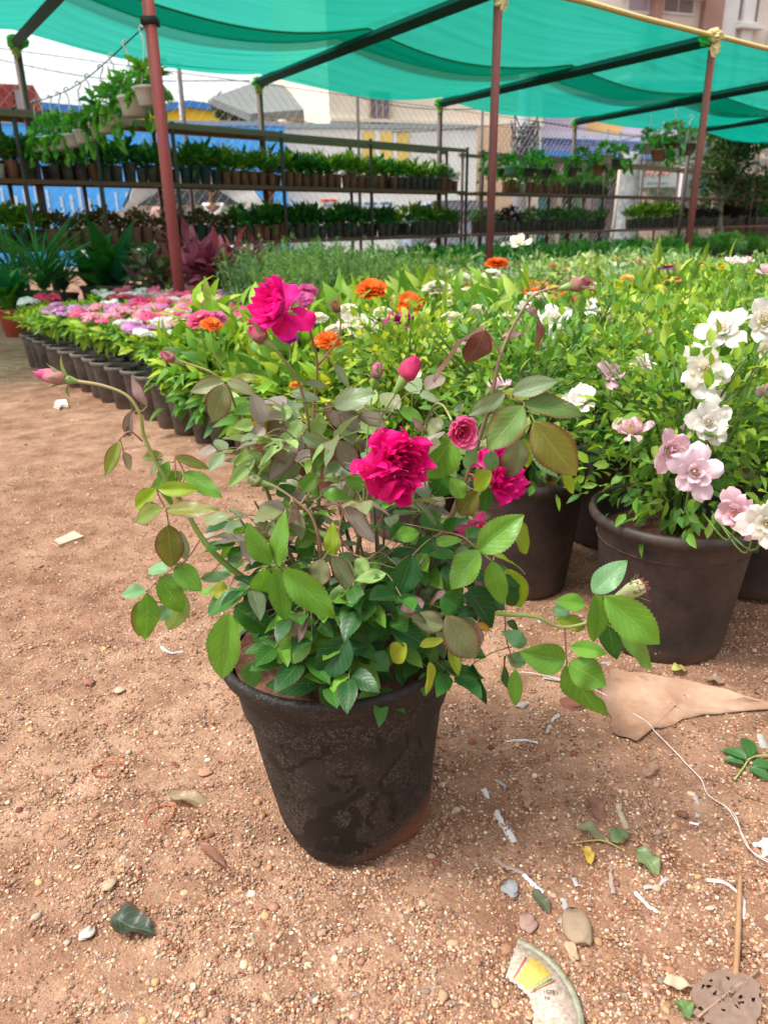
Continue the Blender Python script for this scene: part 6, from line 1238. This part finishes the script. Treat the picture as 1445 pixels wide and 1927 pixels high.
for q in (([(928, 1612), (950, 1630), (985, 1642)], 12, 'pinkish torn strip below the longest white one', PKW), ([(1162, 1512), (1168, 1535), (1180, 1560)], 14, 'cream curled peel standing between two dry leaves', CRM), ([(1308, 1498), (1312, 1518), (1311, 1538)], 13, 'small upright white paper piece left of the string'),
          ([(1058, 1690), (1064, 1715), (1052, 1738)], 14, 'torn white scrap beside the flat grey brown stone'), ([(1028, 1380), (1042, 1352), (1052, 1345)], 10, 'small frilly white scrap below the hanging right leaves'), ([(950, 1395), (985, 1393), (1012, 1398)], 8, 'thin broken white thread of scraps below the leaves', (.6, .56, .54)),
          ([(1195, 1678), (1215, 1702), (1238, 1716)], 11, 'white torn strip lying diagonally, right of the green scraps', (.74, .7, .74)), ([(1210, 1670), (1235, 1668), (1254, 1652)], 11, 'crumpled white scrap above the diagonal torn strip'), ([(1146, 1630), (1150, 1660), (1154, 1682)], 12, 'pink cream scrap lying upright left of the green scraps', PKW),
          ([(985, 1645), (1000, 1662), (1022, 1680)], 12, 'striped white strip near the blue grey stone', (.66, .66, .68)), ([(1328, 1656), (1365, 1662), (1395, 1690), (1398, 1730)], 10, 'long pinkish strip crossing behind the brown stick', (.68, .58, .55)), ([(1078, 1652), (1084, 1668)], 12, 'short white scrap at the centre right of the litter'),
          ([(1220, 1350), (1238, 1356)], 10, 'pale blue petal lying on the brown sheet', (.62, .72, .74)), ([(930, 1468), (952, 1480)], 8, 'small white scrap above the longest strip'), ([(1296, 1548), (1314, 1552)], 7, 'tiny square white scrap under the upright piece', (.66, .6, .64)), ([(303, 1216), (320, 1228), (345, 1226)], 11, 'small crumpled white scrap left of the pot rim'),
          ([(1428, 1382), (1436, 1408)], 24, 'white paper triangle at the right edge above the green sprig'), ([(1022, 1275), (1065, 1283)], 9, 'chewed white scrap next to the brown sheet corner'), ([(1010, 1162), (1018, 1172)], 12, 'white chip on the soil under the low right cane'), ([(1130, 1248), (1150, 1246)], 8, 'white chip between the right leaves and the tub base')):
    strip(*q)
sheet('cardboard_sheet', [(1125, 1300), (1150, 1262), (1250, 1275), (1320, 1290), (1445, 1325), (1452, 1338), (1370, 1343), (1300, 1352), (1250, 1372), (1225, 1376), (1195, 1400), (1150, 1380)], 'large stained tan cardboard sheet lying in front of the right tub', 'cardboard', (.46, .29, .19), .001, m_dirtcol('stained_cardboard', (.24, .12, .07), (.47, .31, .21), 9, .85, .2, .002), .004, lift=.003)
def band(c, a_, b_, rot, label, open_=0.):
    mb = MB(); cx = GP(*c); P = []
    for t in np.linspace(0, 6.283*(1-open_), 26): x = a_*math.cos(t); y = b_*math.sin(t); P.append((cx.x+x*math.cos(rot)-y*math.sin(rot), cx.y+x*math.sin(rot)+y*math.cos(rot), cx.z+.004+.002*math.sin(t*2)))
    tube(mb, P, .0013, 6, (.45, .12, .05), 2); mb.build('rubber_band', VCF, None, label=label, cat='rubber band', group='rubber bands on the gravel')
band((204, 1450), .031, .022, .1, 'orange rubber band, open and half buried, upper left', .18); band((301, 1538), .023, .029, -.5, 'closed orange rubber band beside the dry leaf')
def gleaf(name, b, t_, w_, col, label, curl=.35, red=.6, lift=.004, T=None, cat='fallen leaf'):
    p, q = GP(*b), GP(*t_); p.z += lift; q.z += lift*1.5; L = (q-p).length; mb = MB(); place(mb, T or leafT(14, 4, 'rose', .5, curl*.3, .04, .35, 0, int(b[0])), np.array(p)+A(0, 0, .004), np.array(q-p), A(.1, -.1, 1), L, w_*camz(p)/F*1.2, col, red)
    return mb.build(name, LEAF, None, label=label, cat=cat)
gleaf('dry_leaf', (318, 1503), (402, 1516), 28, (.4, .3, .19), 'curled dry tan leaf touching the closed rubber band', .8); gleaf('dry_leaf', (1106, 1508), (1138, 1550), 26, (.26, .13, .09), 'brown curled leaf left of the cream peel', .8)
gleaf('dry_leaf', (985, 1495), (992, 1525), 18, (.42, .26, .18), 'tan folded leaf right of the longest strip'); gleaf('dry_leaf', (985+225, 1465), (1236, 1440), 22, (.42, .26, .18), 'forked dry leaf scrap below the brown sheet')
gleaf('fallen_leaf', (1098, 1602), (1112, 1632), 20, (.6, .42, .06), 'small yellow leaf lying right of the pinkish strip'); gleaf('fallen_leaf', (1275, 1890), (1295, 1925), 30, (.14, .25, .08), 'green leaf at the bottom edge beside the leaf skeleton')
gleaf('fallen_leaf', (1195, 1605), (1240, 1652), 34, (.2, .28, .12), 'crumpled pale green leaf scrap near the white scraps', .9); gleaf('fallen_leaf', (1148, 1590), (1182, 1568), 26, (.14, .22, .09), 'crumpled dull green leaf scrap on the bent stalk', .9); gleaf('fallen_leaf', (1088, 1560), (1140, 1585), 24, (.22, .24, .12), 'faded green leaf left end of the bent stalk', .9)
gleaf('fallen_leaf', (1000, 1685), (1035, 1720), 22, (.12, .15, .09), 'dark green withered leaf above the dark stone', .9); gleaf('fallen_petal', (1246, 1856), (1303, 1862), 22, (.7, .6, .42), 'cream petal lying above the leaf skeleton', .4, cat='fallen petal')
gleaf('fallen_leaf', (212, 1736), (290, 1762), 46, (.05, .085, .055), 'dark green leaf half buried in gravel at lower left', .3); gleaf('dry_leaf', (375, 1590), (440, 1648), 14, (.27, .12, .07), 'long brown dry leaf pressed into the gravel left of the pot', .8)
gleaf('fallen_leaf', (1262, 1268), (1290, 1262), 18, (.5, .5, .14), 'yellow leaf at the foot of the big right tub')
gleaf('fallen_leaf', (1325, 1283), (1362, 1290), 20, (.38, .27, .18), 'tan round leaf on soil right of the tub'); gleaf('dry_leaf', (985, 1128), (1025, 1115), 22, (.4, .2, .14), 'reddish dry leaf beside the base of the rear tub'); gleaf('fallen_leaf', (1030, 1840), (1042, 1842), 8, (.3, .2, .1), 'tiny brown leaf bit on the broken disc')
r_ = thing('leaf_sprig', GP(1400, 1440), 'fresh cut green sprig of oval leaves at the right edge', 'leaf sprig'); mb = MB(); P = [GP(*q)+Vector((0, 0, .006)) for q in ((1380, 1472), (1398, 1448), (1412, 1430), (1450, 1425))]; tube(mb, P, .0018, 6, (.3, .4, .1), 4); mb.build('stem', STEM, r_)
for b, t_, w_ in (((1408, 1432), (1400, 1388), 22), ((1404, 1436), (1355, 1414), 20), ((1398, 1444), (1358, 1432), 16), ((1412, 1444), (1462, 1452), 18), ((1406, 1452), (1450, 1474), 20)):
    p, q = GP(*b), GP(*t_); mb = MB(); place(mb, leafT(12, 4, 'rose', .5, .1), np.array(p)+A(0, 0, .008), np.array(q-p), A(0, -.2, 1), (q-p).length, w_*camz(p)/F*1.3, (.05, .17, .04)); mb.build('leaf', LEAF, r_)
mb = MB(); P = [GP(*q)+Vector((0, 0, .006)) for q in ((960, 1268), (1010, 1272), (1070, 1288), (1125, 1305), (1170, 1335), (1215, 1362), (1232, 1382), (1262, 1412), (1290, 1442), (1318, 1472), (1330, 1500), (1362, 1522), (1380, 1545), (1400, 1585), (1415, 1610), (1450, 1632))]
tube(mb, P, .0011, 5, (.68, .6, .56), 6); tube(mb, [p+Vector((.004*math.sin(i*2), .003, .001)) for i, p in enumerate(P[11:])], .0009, 5, (.68, .6, .56), 6); mb.build('string', VCF, None, label='long thin white string winding over the ground at right', cat='string')
mb = MB(); P = [GP(*q)+Vector((0, 0, .007)) for q in ((1391, 1648), (1388, 1720), (1385, 1790), (1382, 1842))]; tube(mb, P, [.0035, .0045, .0042], 7, (.42, .24, .13), 4); mb.build('stick', VCF, None, label='straight brown stick lying upright at lower right', cat='stick')
mb = MB(); tube(mb, [GP(1075, 1590)+Vector((0, 0, .004)), GP(1130, 1588)+Vector((0, 0, .008)), GP(1170, 1602)+Vector((0, 0, .004))], .0012, 5, (.4, .35, .12), 4); mb.build('leaf_stalk_litter', VCF, None, label='thin bent green stalk among the green leaf scraps', cat='stalk')
mb = MB(); tube(mb, [GP(245, 1525)+Vector((0, 0, .004)), GP(270, 1500)+Vector((0, 0, .007)), GP(290, 1500)+Vector((0, 0, .005)), GP(300, 1520)+Vector((0, 0, .004))], .001, 5, (.2, .08, .05), 4); mb.build('twig', VCF, None, label='dark bent twig behind the closed rubber band', cat='twig')
for k, (px, py, a_, b_, col, lb) in enumerate(((992, 1738, 17, 14, (.34, .22, .18), 'dark brown rounded stone above the broken disc'), (1086, 1747, 24, 30, (.33, .24, .16), 'large flat grey brown stone right of the dark one'), (1075, 1790, 13, 16, (.48, .32, .2), 'oval tan stone below the large flat one'), (960, 1674, 17, 13, (.27, .27, .28), 'blue grey stone under the striped strip'), 
    (170, 985+300, 10, 8, (.3, .14, .09), 'small dark clod left of the leaves'), (225, 1300, 9, 7, (.5, .36, .26), 'tan pebble below the left leaves'), (395, 1010, 14, 8, (.32, .24, .2), 'grey brown stone beside the arching cane'), (980, 1328, 12, 9, (.4, .32, .3), 'grey stone beneath the dangling right leaves'), (205, 1668, 12, 10, (.42, .3, .2), 'pitted tan pebble above the buried dark leaf'), (1080, 1325, 34, 14, (.2, .085, .055), 'dark red lump of soil at the corner of the cardboard'), (385, 1455, 14, 8, (.42, .22, .14), 'smooth reddish stone left of the pot'), (165, 1758, 14, 11, (.45, .42, .36), 'flat grey pebble left of the buried dark leaf'))):
    c_ = GP(px, py); s_ = camz(c_)/F; V, Fa = ICO2; g_ = np.random.RandomState(k); ns = vnoise(V[:, 0]*1.7+k*5, V[:, 1]*1.7+V[:, 2]*2, k)[:, None]; mb = MB(); mb.add(V*(.65+.7*ns)*A(a_*s_, b_*s_*1.3, min(a_, b_)*s_*.5)+A(c_.x, c_.y, c_.z+.002), Fa, col); mb.build('stone', STONE, None, label=lb, cat='stone', group='larger stones on the gravel')
sheet('stone_slab', [(98, 1022), (140, 1003), (158, 1013), (112, 1030)], 'flat tan stone chip on the earth at left', 'stone', (.58, .42, .3), .012, STONE, .002, lift=.008)
sheet('shell_fragment', [(102, 768), (106, 757), (126, 756), (130, 768), (118, 766), (113, 772)], 'white notched shell like fragment near the left pots', 'fragment', (.8, .66, .52), .012, STONE, .004, lift=.014)
mb = MB(); c_ = GP(1443, 1600); g_ = np.random.RandomState(4)
for k in range(40): mb.add(ICO1[0]*(.0025+.003*g_.rand())+A(c_.x+g_.randn()*.011, c_.y+g_.randn()*.012, c_.z+.004+abs(g_.randn())*.004), ICO1[1], (.8, .82, .8))
mb.build('foam_crumbs', VCF, None, label='clump of white foam crumbs at the end of the string', cat='foam', kind='thing')
# broken cardboard disc with worn print
r_ = thing('broken_disc', GP(1045, 1850), 'broken crescent of a worn printed disc at the bottom', 'disc fragment')
c0 = atz(930, 1905, .0); R0 = .118; R1 = .052
def dpt(rad, a, z=.0): return Vector((c0.x+rad*math.cos(a), c0.y+rad*math.sin(a)*1.02, gz(c0.x, c0.y)+.012+z))
def arc(mb, r0, r1, a0, a1, z, col, th=.003, n=30, jag=0):
    g_ = np.random.RandomState(abs(int(a0*100))); V = []
    for i in range(n):
        a = a0+(a1-a0)*i/(n-1); j = (g_.rand()-.5)*jag; V += [dpt(r0+j, a, z), dpt(r1, a, z), dpt(r0+j, a, z-th), dpt(r1, a, z-th)]
    F_ = []
    for i in range(n-1): o_ = i*4; F_ += [[o_, o_+1, o_+5, o_+4], [o_+2, o_+6, o_+7, o_+3], [o_, o_+4, o_+6, o_+2], [o_+1, o_+3, o_+7, o_+5]]
    F_ += [[0, 2, 3, 1], [(n-1)*4, (n-1)*4+1, (n-1)*4+3, (n-1)*4+2]]; mb.add([np.array(v) for v in V], np.array(F_), col)
DISC = m_dirtcol('worn_disc_paper', (.34, .2, .14), (.6, .55, .46), 160, .85, .4, .001); YEL = m_dirtcol('worn_yellow_print', (.5, .35, .15), (.75, .58, .05), 150, .8, .2, .001)
a0, a1 = -.62, 1.12
mb = MB(); arc(mb, R1, R0*.93, a0, a1, 0, (.5, .45, .38), .004, 40, .004); mb.build('disc_face', DISC, r_)
mb = MB(); arc(mb, R0*.931, R0, a0, a1, .0006, (.22, .25, .16), .005, 40); mb.build('disc_rim', m_dirtcol('mossy_rim', (.16, .17, .1), (.34, .33, .24), 120, .9, .3, .001), r_)
mb = MB(); arc(mb, R1+.004, R0*.86, .5, .86, .0009, (.7, .55, .05), .0006, 14, .006); mb.build('yellow_print', YEL, r_)
mb = MB(); arc(mb, R1+.006, R0*.8, .905, .94, .0009, (.6, .15, .08), .0006, 8); arc(mb, R1+.006, R0*.84, .40, .425, .0009, (.6, .15, .08), .0006, 8); mb.build('red_print', VCF, r_)
mb = MB(); arc(mb, R1+.012, R0*.82, .44, .47, .0009, (.2, .35, .1), .0006, 8); mb.build('green_print', VCF, r_)
for body, rad, a, sz in (('10781', .083, .25, .0085), ('V.', .064, .36, .008), ('F.R', .075, .17, .006)):
    o = text(body, dpt(rad, a, .0015)-r_.location, sz, a-.35, (.1, .1, .11), r_)
# skeleton leaf at bottom right
r_ = thing('skeleton_leaf', GP(1370, 1880), 'large decayed grey brown leaf full of holes at bottom right', 'decayed leaf'); pts = [(1290, 1905), (1305, 1865), (1330, 1838), (1365, 1832), (1400, 1840), (1425, 1860), (1430, 1895), (1420, 1932), (1370, 1938), (1320, 1930)]
P = [GP(*p)+Vector((0, 0, .006)) for p in pts]; c_ = sum(P, Vector())/len(P); mb = MB(); g_ = np.random.RandomState(2); n = 22; V = []; idx = {}
O = smooth_path(P+[P[0]], 4)
for i, f in enumerate(np.linspace(0.03, 1, n//2)):
    for j, q in enumerate(O[:-1]): v = np.array(c_)*(1-f)+q*f; v = v+A(0, 0, .004*g_.rand()); v[:2] += g_.randn(2)*.0012; V.append(v)
m = len(O)-1; Fa = grid_faces(n//2, m, True); keep = np.array([g_.rand() > .05 for _ in Fa]); mb.add(V, Fa[keep], (.25, .17, .13)); mb.build('blade', VCF, r_)
mb = MB(); tube(mb, [GP(1310, 1925)+Vector((0, 0, .011)), GP(1360, 1885)+Vector((0, 0, .012)), GP(1425, 1835)+Vector((0, 0, .01))], .0018, 5, (.4, .26, .17), 5); mb.build('midrib', VCF, r_)
